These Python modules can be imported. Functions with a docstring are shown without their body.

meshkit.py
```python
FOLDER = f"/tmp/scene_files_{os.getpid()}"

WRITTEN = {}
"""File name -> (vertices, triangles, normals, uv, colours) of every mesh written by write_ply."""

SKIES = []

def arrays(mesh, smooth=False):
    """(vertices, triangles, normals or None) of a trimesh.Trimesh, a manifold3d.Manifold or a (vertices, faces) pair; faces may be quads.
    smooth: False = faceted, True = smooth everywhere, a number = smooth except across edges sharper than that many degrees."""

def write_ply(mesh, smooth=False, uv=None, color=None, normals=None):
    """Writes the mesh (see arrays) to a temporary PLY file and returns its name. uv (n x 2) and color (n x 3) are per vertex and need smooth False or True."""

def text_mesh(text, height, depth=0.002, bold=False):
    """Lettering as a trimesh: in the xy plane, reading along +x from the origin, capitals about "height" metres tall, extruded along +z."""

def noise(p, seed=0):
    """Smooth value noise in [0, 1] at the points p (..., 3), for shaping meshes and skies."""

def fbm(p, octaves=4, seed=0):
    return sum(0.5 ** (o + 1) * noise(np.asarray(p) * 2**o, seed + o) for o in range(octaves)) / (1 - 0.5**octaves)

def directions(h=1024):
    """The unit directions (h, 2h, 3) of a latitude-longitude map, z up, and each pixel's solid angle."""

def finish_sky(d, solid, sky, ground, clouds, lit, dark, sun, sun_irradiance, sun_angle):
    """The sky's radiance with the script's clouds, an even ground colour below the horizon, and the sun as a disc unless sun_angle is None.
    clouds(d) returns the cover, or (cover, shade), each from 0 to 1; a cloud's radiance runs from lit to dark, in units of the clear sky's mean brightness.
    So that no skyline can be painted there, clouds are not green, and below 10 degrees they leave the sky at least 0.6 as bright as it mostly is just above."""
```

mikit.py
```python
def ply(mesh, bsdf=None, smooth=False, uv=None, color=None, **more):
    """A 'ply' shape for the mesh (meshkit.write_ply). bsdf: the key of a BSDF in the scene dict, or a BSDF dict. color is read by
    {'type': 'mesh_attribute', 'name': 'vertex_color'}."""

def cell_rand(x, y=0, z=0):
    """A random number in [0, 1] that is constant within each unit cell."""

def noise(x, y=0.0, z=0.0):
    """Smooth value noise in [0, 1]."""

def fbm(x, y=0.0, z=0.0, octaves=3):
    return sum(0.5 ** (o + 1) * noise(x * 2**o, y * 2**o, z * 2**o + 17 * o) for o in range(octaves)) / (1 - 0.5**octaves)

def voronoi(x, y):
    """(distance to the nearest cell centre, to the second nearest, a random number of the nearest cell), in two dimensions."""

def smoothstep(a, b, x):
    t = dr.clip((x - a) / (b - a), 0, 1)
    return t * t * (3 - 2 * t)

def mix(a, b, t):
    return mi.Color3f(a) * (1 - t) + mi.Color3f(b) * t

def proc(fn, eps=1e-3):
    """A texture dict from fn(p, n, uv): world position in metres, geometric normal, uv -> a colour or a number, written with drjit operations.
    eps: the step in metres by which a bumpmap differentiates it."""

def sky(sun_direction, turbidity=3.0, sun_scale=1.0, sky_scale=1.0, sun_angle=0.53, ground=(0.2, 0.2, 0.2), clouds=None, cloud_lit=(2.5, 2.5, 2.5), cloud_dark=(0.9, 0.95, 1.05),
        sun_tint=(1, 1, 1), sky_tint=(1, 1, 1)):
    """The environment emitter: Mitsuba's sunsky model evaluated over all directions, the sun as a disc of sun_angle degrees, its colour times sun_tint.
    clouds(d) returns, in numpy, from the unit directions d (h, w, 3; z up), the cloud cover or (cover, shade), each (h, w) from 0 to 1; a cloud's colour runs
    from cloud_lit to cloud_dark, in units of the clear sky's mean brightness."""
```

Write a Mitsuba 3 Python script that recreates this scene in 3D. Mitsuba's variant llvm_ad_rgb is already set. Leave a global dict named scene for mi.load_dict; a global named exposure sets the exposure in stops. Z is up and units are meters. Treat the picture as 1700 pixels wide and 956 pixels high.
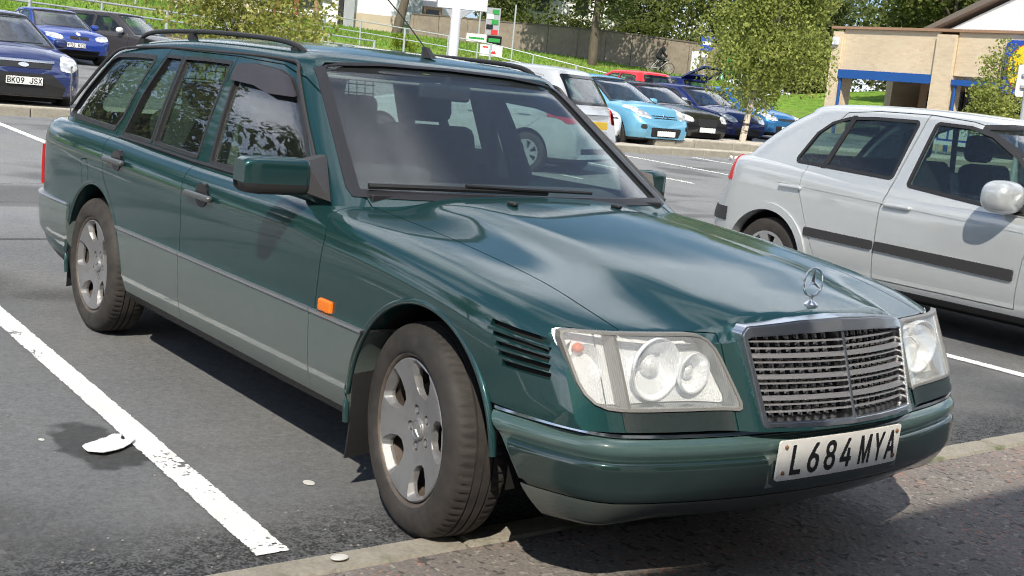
import math, numpy as np, trimesh, drjit as dr, mitsuba as mi, mikit, meshkit
from manifold3d import Manifold, Mesh, CrossSection, FillRule
from shapely.geometry import Polygon, Point, LineString, box as sbox
from mikit import noise, fbm, smoothstep, mix, cell_rand, voronoi
T = mi.ScalarTransform4f
rng = np.random.default_rng(7)

# ------------------------------------------------------------------ camera, sky, exposure
scene, labels = {}, {}
CAM = np.array([2.8803, -2.7525, 1.3300])
YAW, PITCH, ROLL = math.radians(142.158), math.radians(-9.3666), math.radians(5.5505)
_f = np.array([math.cos(YAW) * math.cos(PITCH), math.sin(YAW) * math.cos(PITCH), math.sin(PITCH)])
_r = np.cross(_f, [0, 0, 1]); _r /= np.linalg.norm(_r)
_u = np.cross(_r, _f)
_up = -_r * math.sin(ROLL) + _u * math.cos(ROLL)
scene['camera'] = {'type': 'perspective', 'fov': 45.254, 'fov_axis': 'x', 'near_clip': 0.05, 'far_clip': 1500.0,
                   'to_world': T().look_at(origin=CAM.tolist(), target=(CAM + _f).tolist(), up=_up.tolist())}
SUN = (0.80, -0.75, 1.0)


def clouds(d):
    z = np.maximum(d[..., 2], 0.03)
    q = np.stack([d[..., 0] / (z + 0.25) * 1.9, d[..., 1] / (z + 0.25) * 1.9, 0 * z + 0.3], -1)
    n = meshkit.fbm(q + 21.7, 4, 3)
    c = np.clip((n - 0.36) / 0.32, 0, 1)
    c = c * c * (3 - 2 * c)
    s = np.clip((meshkit.fbm(q * 1.7 + 4.0, 4, 9) - 0.45) / 0.3, 0, 1)
    return c * 0.95, s * 0.75


scene['sky'] = mikit.sky(SUN, turbidity=3, sun_tint=(0.89, 1.0, 1.16), clouds=clouds, cloud_lit=(4.6, 4.8, 5.2), cloud_dark=(1.9, 2.05, 2.3))
exposure = 1.85

# ------------------------------------------------------------------ materials


def rgb(c):
    return {'type': 'rgb', 'value': list(c)} if isinstance(c, (tuple, list)) else c


def mat(name, base, rough=0.5, metal=0.0, coat=0.0, spec=0.5, bump=None, scale=None, coat_gloss=0.97, **kw):
    b = {'type': 'principled', 'base_color': rgb(base), 'roughness': rough, 'metallic': metal, 'specular': spec, **kw}
    if coat:
        b['clearcoat'] = coat
        b['clearcoat_gloss'] = coat_gloss
    if bump is not None:
        b = {'type': 'bumpmap', 'arbitrary': mikit.proc(bump, eps=kw.pop('eps', 1e-3)), 'scale': scale or 1.0, 'bsdf': b}
    scene[name] = {'type': 'twosided', 'bsdf': b}
    return name


def paint(name, c, metal=0.45, rough=0.32, dust=None):
    """Car paint: a flake layer (wide, tinted gloss) blended with a smooth clear-coated one."""
    def col(c):
        if dust is None:
            return rgb(c)

        def fn(p, n, uv, c=c, d=dust):
            k = fbm(p.x * 9, p.y * 9, p.z * 9, 4)
            low = 1 - smoothstep(0.1, 0.62, p.z)
            return mix(c, (0.16, 0.15, 0.13), dr.clip(d * (0.25 + 0.9 * low) * (0.45 + 1.1 * k), 0, 1))
        return mikit.proc(fn)
    t = col(c)
    flake = {'type': 'principled', 'base_color': col(tuple(min(1.0, v * (1.9 if metal > .3 else 1.0)) for v in c)), 'metallic': 1.0 if metal > .3 else 0.0, 'roughness': 0.33, 'specular': 0.5}
    coat = {'type': 'principled', 'base_color': t, 'metallic': 0.0, 'roughness': 0.045, 'eta': 2.1}
    scene[name] = {'type': 'twosided', 'bsdf': {'type': 'blendbsdf', 'weight': 0.80, 'bsdf_0': flake, 'bsdf_1': coat}}
    return name


paint('m_green', (0.0085, 0.040, 0.042), 0.5, 0.34, dust=0.06)
paint('m_cladding', (0.088, 0.118, 0.117), 0.2, 0.38, dust=0.30)
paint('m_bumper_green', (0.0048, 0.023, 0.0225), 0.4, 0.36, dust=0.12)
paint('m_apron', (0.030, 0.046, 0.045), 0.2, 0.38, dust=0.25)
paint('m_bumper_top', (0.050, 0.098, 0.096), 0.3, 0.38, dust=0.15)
mat('m_black_plastic', (0.022, 0.022, 0.024), 0.5)
mat('m_grey_plastic', (0.036, 0.035, 0.038), 0.55)
mat('m_lamp_panel', (0.016, 0.026, 0.027), 0.5)
mat('m_black_gloss', (0.01, 0.01, 0.011), 0.12)
mat('m_rubber', (0.016, 0.016, 0.017), 0.65)
mat('m_under', (0.008, 0.008, 0.008), 0.9)
mat('m_chrome', (0.80, 0.81, 0.83), 0.12, 1.0)
mat('m_handle', (0.16, 0.165, 0.17), 0.3, 0.6)
mat('m_dull_chrome', (0.52, 0.53, 0.55), 0.33, 0.85)
mat('m_silver_glow', (0.90, 0.93, 0.97), 0.28, 0.25)
mat('m_white_plastic', (0.80, 0.80, 0.78), 0.35)
mat('m_orange_lens', (0.85, 0.20, 0.012), 0.25, coat=0.6)
mat('m_red_lens', (0.55, 0.02, 0.025), 0.2, coat=0.8)
mat('m_yellow_plate', (0.85, 0.55, 0.04), 0.4)
mat('m_ink', (0.012, 0.012, 0.016), 0.5)
mat('m_interior', (0.075, 0.082, 0.08), 0.75)
mat('m_interior_dark', (0.022, 0.023, 0.025), 0.7)
mat('m_interior_light', (0.22, 0.23, 0.22), 0.8)
mat('m_wire', (0.28, 0.30, 0.29), 0.5, 0.3)
mat('m_tissue', (0.75, 0.74, 0.72), 0.8)


def f_tyre(p, n, uv):
    return mix((0.021, 0.020, 0.020), (0.062, 0.054, 0.049), fbm(p.x * 26, p.y * 26, p.z * 26, 4) * smoothstep(0.2, 0.9, fbm(p.x * 5, p.y * 5, p.z * 5, 3) + 0.25))


mat('m_tyre', mikit.proc(f_tyre), 0.72)


def f_alloy(p, n, uv):
    k = fbm(p.x * 34, p.y * 34, p.z * 34, 4)
    return mix((0.27, 0.27, 0.28), (0.17, 0.145, 0.125), smoothstep(0.50, 0.80, k) * 0.3)


mat('m_alloy', mikit.proc(f_alloy), 0.45, 0.5)
mat('m_alloy_dirty', mikit.proc(lambda p, n, uv: mix((0.085, 0.068, 0.058), (0.20, 0.17, 0.15), fbm(p.x * 40, p.y * 40, p.z * 40, 4))), 0.5, 0.35)
mat('m_brake', (0.03, 0.026, 0.024), 0.7)


def glass(name, t=(0.80, 0.90, 0.86)):
    scene[name] = {'type': 'thindielectric', 'int_ior': 1.5, 'specular_transmittance': rgb(t)}
    return name


glass('m_glass', (0.50, 0.64, 0.59))
glass('m_glass_windscreen', (0.80, 0.90, 0.89))
for _g, _w in (('m_glass_windscreen', .038), ('m_glass', .012)):        # a film of dust on the panes
    scene[_g] = {'type': 'blendbsdf', 'weight': _w, 'bsdf_0': scene[_g], 'bsdf_1': {'type': 'twosided', 'bsdf': {'type': 'diffuse', 'reflectance': rgb((.55, .60, .66))}}}
glass('m_glass_dark', (0.40, 0.47, 0.46))
glass('m_glass_clear', (0.97, 0.97, 0.97))
glass('m_deflector', (0.30, 0.27, 0.29))

# ------------------------------------------------------------------ mesh helpers


def num(key):
    if key not in scene and key not in labels:
        return key
    i = 1
    while f'{key}_{i:03d}' in scene or f'{key}_{i:03d}' in labels:
        i += 1
    return f'{key}_{i:03d}'


def thing(name, label=None, cat=None, group=None, kind=None):
    k = num(name)
    labels[k] = {}
    if label: labels[k]['label'] = label
    if cat: labels[k]['category'] = cat
    if group: labels[k]['group'] = group
    if kind: labels[k]['kind'] = kind
    return k


def add(key, mesh, m, smooth=False, tw=None, raw=False, **kw):
    """One entry of the scene; raw: the key is final (a thing registered already)."""
    k = key if raw else num(key)
    if isinstance(mesh, dict):
        d = dict(mesh)
    elif isinstance(mesh, Manifold):
        d = man_ply(mesh, m)
    elif isinstance(mesh, tuple) and len(mesh) == 3:
        path = meshkit.write_ply((mesh[0], mesh[1]), False, normals=mesh[2])
        d = {'type': 'ply', 'filename': path, 'face_normals': False, 'bsdf': {'type': 'ref', 'id': m}}
    else:
        d = mikit.ply(mesh, m, smooth, **kw)
    if tw is not None:
        d['to_world'] = tw
    scene[k] = d
    return k


def one(name, mesh, m, label, cat, smooth=False, group=None, kind=None, tw=None, **kw):
    k = thing(name, label, cat, group, kind)
    return add(k, mesh, m, smooth, tw, raw=True, **kw)


def man_arrays(man):
    me = man.to_mesh()
    vp, f = np.array(me.vert_properties, float), np.array(me.tri_verts, int)
    v = vp[:, :3]
    fn = np.cross(v[f[:, 1]] - v[f[:, 0]], v[f[:, 2]] - v[f[:, 0]])
    fn /= np.linalg.norm(fn, axis=1, keepdims=True) + 1e-20
    if vp.shape[1] >= 6:
        n = vp[:, 3:6][f]
        ln = np.linalg.norm(n, axis=2)
        n = n / np.maximum(ln, 1e-9)[..., None]
        ok = (ln > 0.5).all(1)
        s = np.sign(np.einsum('fkj,fj->fk', n, fn))
        s[s == 0] = 1
        n = n * np.sign(s.sum(1) + 0.1)[:, None, None]
        ok &= (np.einsum('fkj,fj->fk', n, fn) > 0.15).all(1)
    else:
        n = np.repeat(fn[:, None], 3, 1); ok = np.zeros(len(f), bool)
    n[~ok] = fn[~ok][:, None]
    return v, f, n, ok


def man_ply(man, m, only_smooth=False, pick=None):
    v, f, n, ok = man_arrays(man)
    if only_smooth:
        keep = ok if pick is None else ok & pick(v[f].mean(1), n.mean(1))
        f, n = f[keep], n[keep]
    V = np.hstack([v[f].reshape(-1, 3), n.reshape(-1, 3)]).round(6)
    U, inv = np.unique(V, axis=0, return_inverse=True)
    path = meshkit.write_ply((U[:, :3], inv.reshape(-1, 3)), False, normals=U[:, 3:])
    return {'type': 'ply', 'filename': path, 'face_normals': False, 'bsdf': {'type': 'ref', 'id': m}}


def loft(loops, inset=0.0):
    """Closed solid through closed loops (m, n, 3), with grid normals; inset pushes the skin inwards."""
    L = np.asarray(loops, float)
    m, n = L.shape[:2]
    du = np.roll(L, -1, 1) - np.roll(L, 1, 1)
    dv = np.gradient(L, axis=0)
    N = np.cross(du, dv)
    N /= np.linalg.norm(N, axis=2, keepdims=True) + 1e-12
    i, j = np.meshgrid(np.arange(m - 1), np.arange(n), indexing='ij')
    q = np.stack([i * n + j, i * n + (j + 1) % n, (i + 1) * n + (j + 1) % n, (i + 1) * n + j], -1).reshape(-1, 4)
    f = np.vstack([q[:, [0, 1, 2]], q[:, [0, 2, 3]]])
    v = L.reshape(-1, 3)
    # signed volume tells which way the skin faces
    c0, c1 = L[0].mean(0), L[-1].mean(0)
    V = np.vstack([v, c0, c1])
    a = m * n
    k = np.arange(n)
    cap0 = np.stack([np.full(n, a), (k + 1) % n, k], 1)
    cap1 = np.stack([np.full(n, a + 1), (m - 1) * n + k, (m - 1) * n + (k + 1) % n], 1)
    F = np.vstack([f, cap0, cap1])
    vol = np.einsum('ij,ij->i', V[F[:, 0]], np.cross(V[F[:, 1]], V[F[:, 2]])).sum()
    if vol < 0:
        F, N = F[:, ::-1], N
    fnn = np.cross(V[F[:len(f), 1]] - V[F[:len(f), 0]], V[F[:len(f), 2]] - V[F[:len(f), 0]])
    if np.einsum('ij,ij->', fnn, N.reshape(-1, 3)[F[:len(f), 0]]) < 0:
        N = -N
    P = np.hstack([V, np.vstack([N.reshape(-1, 3), [[0, 0, 0], [0, 0, 0]]])])
    if inset:
        P[:a, :3] -= inset * P[:a, 3:]
        P[a:, :3] = [P[:n, :3].mean(0), P[(m - 1) * n:a, :3].mean(0)]
    man = Manifold(Mesh(P.astype(np.float32), F.astype(np.uint32)))
    if man.is_empty():
        raise ValueError('loft failed ' + str(man.status()))
    return man


def bspline(C, n):
    """Clamped quadratic B-spline through a control polygon (k, d), n samples, about even in arc length."""
    C = np.asarray(C, float)
    k = len(C)
    t = np.linspace(0, k - 2, 40 * k)
    i = np.minimum(t.astype(int), k - 3)
    u = (t - i)[:, None]
    mid = (C[:-1] + C[1:]) / 2
    A = np.where((i == 0)[:, None], C[0], mid[i])
    B = C[i + 1]
    D = np.where((i == k - 3)[:, None], C[-1], mid[i + 1])
    P = (1 - u) ** 2 * A + 2 * u * (1 - u) * B + u ** 2 * D
    s = np.r_[0, np.cumsum(np.linalg.norm(np.diff(P, axis=0), axis=1))]
    # samples denser where the curve bends
    d = np.diff(P, axis=0); d /= np.linalg.norm(d, axis=1, keepdims=True) + 1e-12
    bend = np.r_[0, np.cumsum(np.r_[0, np.arccos(np.clip((d[1:] * d[:-1]).sum(1), -1, 1))])]
    w = s / s[-1] + 0.8 * bend / max(bend[-1], 1e-6)
    x = np.linspace(0, w[-1], n)
    return np.stack([np.interp(x, w, P[:, j]) for j in range(P.shape[1])], 1)


def uniform_bspline(C, n):
    """The same curve sampled evenly in its parameter (for lofts, whose rows must correspond)."""
    C = np.asarray(C, float)
    k = len(C)
    t = np.linspace(0, k - 2, n)
    i = np.minimum(t.astype(int), k - 3)
    u = (t - i)[:, None]
    mid = (C[:-1] + C[1:]) / 2
    A = np.where((i == 0)[:, None], C[0], mid[i]); B = C[i + 1]
    D = np.where((i == k - 3)[:, None], C[-1], mid[i + 1])
    return (1 - u) ** 2 * A + 2 * u * (1 - u) * B + u ** 2 * D


def cs(poly):
    poly = poly if isinstance(poly, Polygon) else Polygon(poly)
    poly = poly.buffer(0)
    polys = [poly] if poly.geom_type == 'Polygon' else list(poly.geoms)
    rings = []
    for g in polys:
        rings += [np.array(g.exterior.coords)[:-1], *[np.array(h.coords)[:-1] for h in g.interiors]]
    return CrossSection([r.tolist() for r in rings], FillRule.EvenOdd)


def prism_y(poly, y0, y1):
    """Polygon in (x, z) extruded from y0 to y1."""
    m = Manifold.extrude(cs(poly), y1 - y0)          # z' = 0..d
    return m.transform(np.array([[1, 0, 0, 0], [0, 0, -1, y1], [0, 1, 0, 0]], float))


def prism_x(poly, x0, x1):
    """Polygon in (y, z) extruded from x0 to x1."""
    m = Manifold.extrude(cs(poly), x1 - x0)
    return m.transform(np.array([[0, 0, 1, x0], [1, 0, 0, 0], [0, 1, 0, 0]], float))


def prism_z(poly, z0, z1):
    return Manifold.extrude(cs(poly), z1 - z0).translate([0, 0, z0])


def rnd(poly, r):
    p = poly if isinstance(poly, Polygon) else Polygon(poly)
    return p.buffer(-r).buffer(2 * r).buffer(-r)


def tm(man):
    me = man.to_mesh()
    return trimesh.Trimesh(np.array(me.vert_properties[:, :3], float), np.array(me.tri_verts, int), process=True)


def rbox(sx, sy, sz, r=0.01, c=(0, 0, 0), seg=3):
    """A box with rounded edges."""
    r = min(r, 0.49 * min(sx, sy, sz))
    s = Manifold.sphere(r, 4 * seg)
    P = [s.translate([a * (sx / 2 - r), b * (sy / 2 - r), d * (sz / 2 - r)]) for a in (-1, 1) for b in (-1, 1) for d in (-1, 1)]
    return tm(Manifold.batch_hull(P).translate(list(c)))


def cbox(x0, x1, y0, y1, z0, z1, ch=0.0):
    """A box by its limits, edges chamfered by ch."""
    if ch <= 0:
        return trimesh.creation.box(bounds=[[x0, y0, z0], [x1, y1, z1]])
    P = []
    for a, A in ((x0, 1), (x1, -1)):
        for b, B in ((y0, 1), (y1, -1)):
            for d, D in ((z0, 1), (z1, -1)):
                P += [[a, b + B * ch, d + D * ch], [a + A * ch, b, d + D * ch], [a + A * ch, b + B * ch, d]]
    return tm(Manifold.hull_points(np.array(P)))


def tube(path, r, sides=8, closed=False):
    p = np.asarray(path, float)
    n = len(p)
    t = (np.roll(p, -1, 0) - np.roll(p, 1, 0)) if closed else np.gradient(p, axis=0)
    t /= np.linalg.norm(t, axis=1, keepdims=True) + 1e-12
    ref = np.array([0, 0, 1.0]) if np.abs(t[:, 2]).mean() < 0.8 else np.array([0, 1.0, 0])
    a = np.cross(t, ref); a /= np.linalg.norm(a, axis=1, keepdims=True) + 1e-9
    b = np.cross(t, a)
    g = np.arange(sides) * 2 * np.pi / sides
    R = np.broadcast_to(np.asarray(r, float), (n,))[:, None, None]
    v = p[:, None] + R * (np.cos(g)[None, :, None] * a[:, None] + np.sin(g)[None, :, None] * b[:, None])
    m = n if closed else n - 1
    i, j = np.meshgrid(np.arange(m), np.arange(sides), indexing='ij')
    q = np.stack([i * sides + j, i * sides + (j + 1) % sides, ((i + 1) % n) * sides + (j + 1) % sides, ((i + 1) % n) * sides + j], -1).reshape(-1, 4)
    f = np.vstack([q[:, [0, 1, 2]], q[:, [0, 2, 3]]])
    V = v.reshape(-1, 3)
    if not closed:
        V = np.vstack([V, p[0], p[-1]])
        k = np.arange(sides)
        f = np.vstack([f, np.stack([np.full(sides, n * sides), (k + 1) % sides, k], 1),
                       np.stack([np.full(sides, n * sides + 1), (n - 1) * sides + k, (n - 1) * sides + (k + 1) % sides], 1)])
    me = trimesh.Trimesh(V, f, process=False)
    if me.volume < 0:
        me.invert()
    return me


def sweep(path, prof, closed=False, up=(0, 0, 1)):
    """Sweeps a closed profile (outward, up) along a path in plan; outward is to the right of travel."""
    p = np.asarray(path, float)
    t = (np.roll(p, -1, 0) - np.roll(p, 1, 0)) if closed else np.gradient(p, axis=0)
    t /= np.linalg.norm(t, axis=1, keepdims=True)
    o = np.cross(t, up); o /= np.linalg.norm(o, axis=1, keepdims=True)
    prof = np.asarray(prof, float)
    return p[:, None] + prof[None, :, :1] * o[:, None] + prof[None, :, 1:2] * np.asarray(up, float)[None, None]


def cat(ms):
    return trimesh.util.concatenate(ms)


def revolve_y(prof, n=64, cap=False):
    """Revolves (radius, y) round the y axis."""
    a = np.linspace(0, 2 * np.pi, n, endpoint=False)
    pr = np.asarray(prof, float)
    v = np.stack([pr[None, :, 0] * np.cos(a)[:, None], np.broadcast_to(pr[None, :, 1], (n, len(pr))), pr[None, :, 0] * np.sin(a)[:, None]], -1)
    m = len(pr)
    i, j = np.meshgrid(np.arange(n), np.arange(m - 1), indexing='ij')
    q = np.stack([i * m + j, ((i + 1) % n) * m + j, ((i + 1) % n) * m + j + 1, i * m + j + 1], -1).reshape(-1, 4)
    return trimesh.Trimesh(v.reshape(-1, 3), np.vstack([q[:, [0, 1, 2]], q[:, [0, 2, 3]]]), process=False)


def rot_z(deg):
    return T().rotate([0, 0, 1], deg)


def text_block(s, height, width=None, depth=0.002, narrow=0.8):
    me = meshkit.text_mesh(s, height, depth, bold=True)
    b = me.bounds
    me.apply_translation([-(b[0, 0] + b[1, 0]) / 2, -height / 2, 0])
    w = b[1, 0] - b[0, 0]
    me.apply_scale([(width / w) if width else narrow, 1, 1])
    return me


def place_mesh(me, origin, ex, ez):
    """Maps a mesh drawn in (x right, y up, z out) onto a plane through origin with axes ex (right) and ez (up)."""
    ex, ez = np.asarray(ex, float), np.asarray(ez, float)
    ex /= np.linalg.norm(ex); ez /= np.linalg.norm(ez)
    M = np.eye(4); M[:3, 0], M[:3, 1], M[:3, 2], M[:3, 3] = ex, ez, np.cross(ex, ez), origin
    m2 = me.copy(); m2.apply_transform(M)
    return m2


from scipy.interpolate import PchipInterpolator as PC
_gz = PC([-400, -60, -40, -30, -24, -18, -14, -8, -3.5, 5, 400], [1.1, 1.1, 1.0, .75, .50, .27, .19, .085, 0, 0, 0])


def gz(x, y=0.0):
    """Height of the car park's surface: flat by the near bays, rising slightly to the back."""
    return _gz(x)
# ------------------------------------------------------------------ the green estate car
from scipy.interpolate import PchipInterpolator as PC


def smoothed(f, x):
    k = np.arange(-6, 7)
    w = np.exp(-(k / 3.0) ** 2)
    h = .045 if x < .55 else .045 * max(.25, (.86 - x) / .31)
    return float((f(np.clip(x + k * h, -3.88, .86)) * w).sum() / w.sum())


def car_ctrl(x):
    """Half section of the lower body at x: 12 control points (y, z)."""
    ym = PC([-3.88, -3.80, -3.70, -3.55, -3.3, -2.9, -0.5, 0.25, 0.42, 0.52, 0.59, 0.64, 0.70, 0.86],
            [0.62, 0.71, 0.79, 0.838, 0.858, 0.865, 0.865, 0.863, 0.849, 0.822, 0.786, 0.746, 0.685, 0.53])(x)
    s = ym / 0.865
    z66 = smoothed(PC([-3.88, -3.4, -2.75, -2.15, -1.3, -0.9, -0.67, -0.3, 0.03, 0.317, 0.476, 0.60, 0.70, 0.86],
             [0.940, 0.940, 0.932, 0.912, 0.897, 0.895, 0.890, 0.872, 0.843, 0.809, 0.782, 0.752, 0.730, 0.70]), x)
    zc = smoothed(PC([-3.88, -1.2, -0.85, -0.62, -0.3, 0.0, 0.3, 0.5, 0.65, 0.73, 0.78, 0.86],
            [0.94, 0.905, 0.915, 0.942, 0.924, 0.897, 0.864, 0.840, 0.818, 0.803, 0.791, 0.775]), x)
    w = float(np.clip((x + 0.85) / 0.5, 0, 1)); w = w * w * (3 - 2 * w)          # 0 cabin, 1 bonnet
    zb = PC([-3.9, -3.2, 0.45, 0.85], [0.30, 0.20, 0.22, 0.30])(x)
    cab = [(0.866 * s, 0.62), (0.866 * s, z66 - 0.155), (0.858 * s, z66 - 0.055), (0.805 * s, z66 + 0.004), (0.70 * s, z66 + 0.006), (0.35 * s, zc), (0, zc)]
    bon = [(0.866 * s, 0.60), (0.866 * s, z66 - 0.11), (0.838 * s, z66 - 0.028), (0.76 * s, z66 - 0.002), (0.45 * s, z66 + 0.010), (0.335, zc - 0.000), (0, zc + .002)]
    low = [(0, zb), (0.70 * s, zb), (0.80 * s, zb + 0.02), (0.852 * s, max(0.32, zb + 0.08)), (0.865 * s, 0.46)]
    return np.array(low + [tuple((1 - w) * np.array(a) + w * np.array(b)) for a, b in zip(cab, bon)])


def body_loops(ctrl, xs, n=44, shear=None):
    L = []
    for x in xs:
        h = uniform_bspline(ctrl(float(x)), n)
        h[0, 0] = h[-1, 0] = 0
        full = np.vstack([h, np.stack([-h[-2:0:-1, 0], h[-2:0:-1, 1]], 1)])
        X = np.full(len(full), x)
        if shear is not None:
            X = shear(X, full[:, 1])
        L.append(np.stack([X, full[:, 0], full[:, 1]], 1))
    return np.array(L)


def nose_shear(X, z):
    w = np.clip((X - 0.30) / 0.30, 0, 1); w = w * w * (3 - 2 * w)
    return X - 0.47 * w * (np.maximum(z, 0.53) - 0.74)


def nose_roll(L, r=.026):
    """Rolls the top skin over just behind the nose face, so that the bonnet's edge is rounded."""
    n = 46
    L = L.copy()
    h = np.r_[np.arange(n), np.arange(n - 2, 0, -1)]          # place in the half section, bottom to top
    top = soft2(30, 33, h)[None, :]
    d = np.interp(np.abs(L[..., 1]), *FX) - .47 * (L[..., 2] - .74) - L[..., 0]
    q = np.clip(1 - d / r, 0, 1)
    drop = r * (1 - np.sqrt(np.clip(1 - q ** 2, 0, 1)))
    L[..., 2] -= .8 * drop * top
    return L


def soft2(a, b, x):
    t = np.clip((x - a) / (b - a), 0, 1)
    return t * t * (3 - 2 * t)


_fy = np.array([0, .15, .25, .33, .37, .42, .52, .60, .66, .72, .78, .84, .90])
_fx = np.array([.795, .787, .771, .748, .728, .706, .684, .665, .648, .621, .583, .53, .46])
FX = (np.linspace(0, .9, 91), PC(_fy, _fx)(np.linspace(0, .9, 91)))
XS = np.r_[-3.88, np.linspace(-3.84, -3.5, 10), np.linspace(-3.42, -0.95, 32), np.linspace(-0.9, -0.3, 14), np.linspace(-0.25, 0.40, 14), np.linspace(0.43, 0.60, 10), np.linspace(0.607, 0.86, 64)]
B_LOOPS = body_loops(car_ctrl, XS, 46, nose_shear)
B_LOOPS = nose_roll(B_LOOPS)
B = loft(B_LOOPS)
B_clad = loft(B_LOOPS, -0.011)
B_strip = loft(B_LOOPS, -0.017)


def ys(z):
    return np.interp(z, [.80, .86, .90, .95, 1.0, 1.1, 1.2, 1.33, 1.36], [.82, .815, .792, .778, .760, .724, .682, .622, .606])


def gh_loop(z, n=120):
    """Half outline of the glasshouse at height z, then mirrored into a loop."""
    zz = min(z, 1.346)
    xc = -0.677 - 1.385 * (zz - 0.949)
    yg = 0.685 - 0.346 * (zz - 0.949)
    y = float(ys(zz))
    xf = xc + np.interp(zz, [0.9, 1.346], [0.080, 0.050])
    xs = float(np.interp(zz, [0.80, 0.946, 1.044, 1.237, 1.334, 1.346], [-3.57, -3.53, -3.475, -3.33, -3.225, -3.20]))
    C = [(xf, 0), (xf - .003, .26), (xf - .024, .74 * yg), (xc - .006, yg + .012), (xc - .050, y - .022), (xc - .11, y - .001), (xc - .30, y + .002), (-1.6, y + .004), (-2.2, y + .005), (-2.8, y + .002),
         (xs + .30, y), (xs + .09, y - .006), (xs + .005, y - .045), (xs - .09, y * .62), (xs - .125, y * .3), (xs - .13, 0)]
    h = uniform_bspline(C, n)
    return h


def gh_loops():
    L = []
    zs = np.r_[0.84, np.linspace(0.88, 1.34, 18)]
    rows = [(z, 0.0) for z in zs] + [(1.356, .003), (1.368, .010), (1.380, .024), (1.391, .050), (1.400, .090), (1.408, .15), (1.416, .25), (1.424, .37), (1.428, .47), (1.430, .555)]
    for z, s in rows:
        h = gh_loop(z)
        if s:
            y0 = h[:, 1].max()
            k = 1 - s / y0
            t = np.linspace(0, 1, len(h))
            cx = -2.2
            fr = np.where(h[:, 0] > cx, 1 - 1.05 * s / (h[0, 0] - cx), 1 - 0.85 * s / (cx - h[-1, 0]))
            h = np.stack([cx + (h[:, 0] - cx) * fr, h[:, 1] * k], 1)
        dz = np.where(h[:, 0] > -2.2, -0.020 * ((h[:, 0] + 2.2) / 1.0) ** 2, -0.055 * ((h[:, 0] + 2.2) / 1.0) ** 2) * np.clip((z - 1.30) / 0.08, 0, 1)
        full = np.vstack([h, np.stack([h[-2:0:-1, 0], -h[-2:0:-1, 1]], 1)])
        L.append(np.stack([full[:, 0], full[:, 1], np.r_[z + dz, (z + dz)[-2:0:-1]]], 1))
    return np.array(L)


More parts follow.
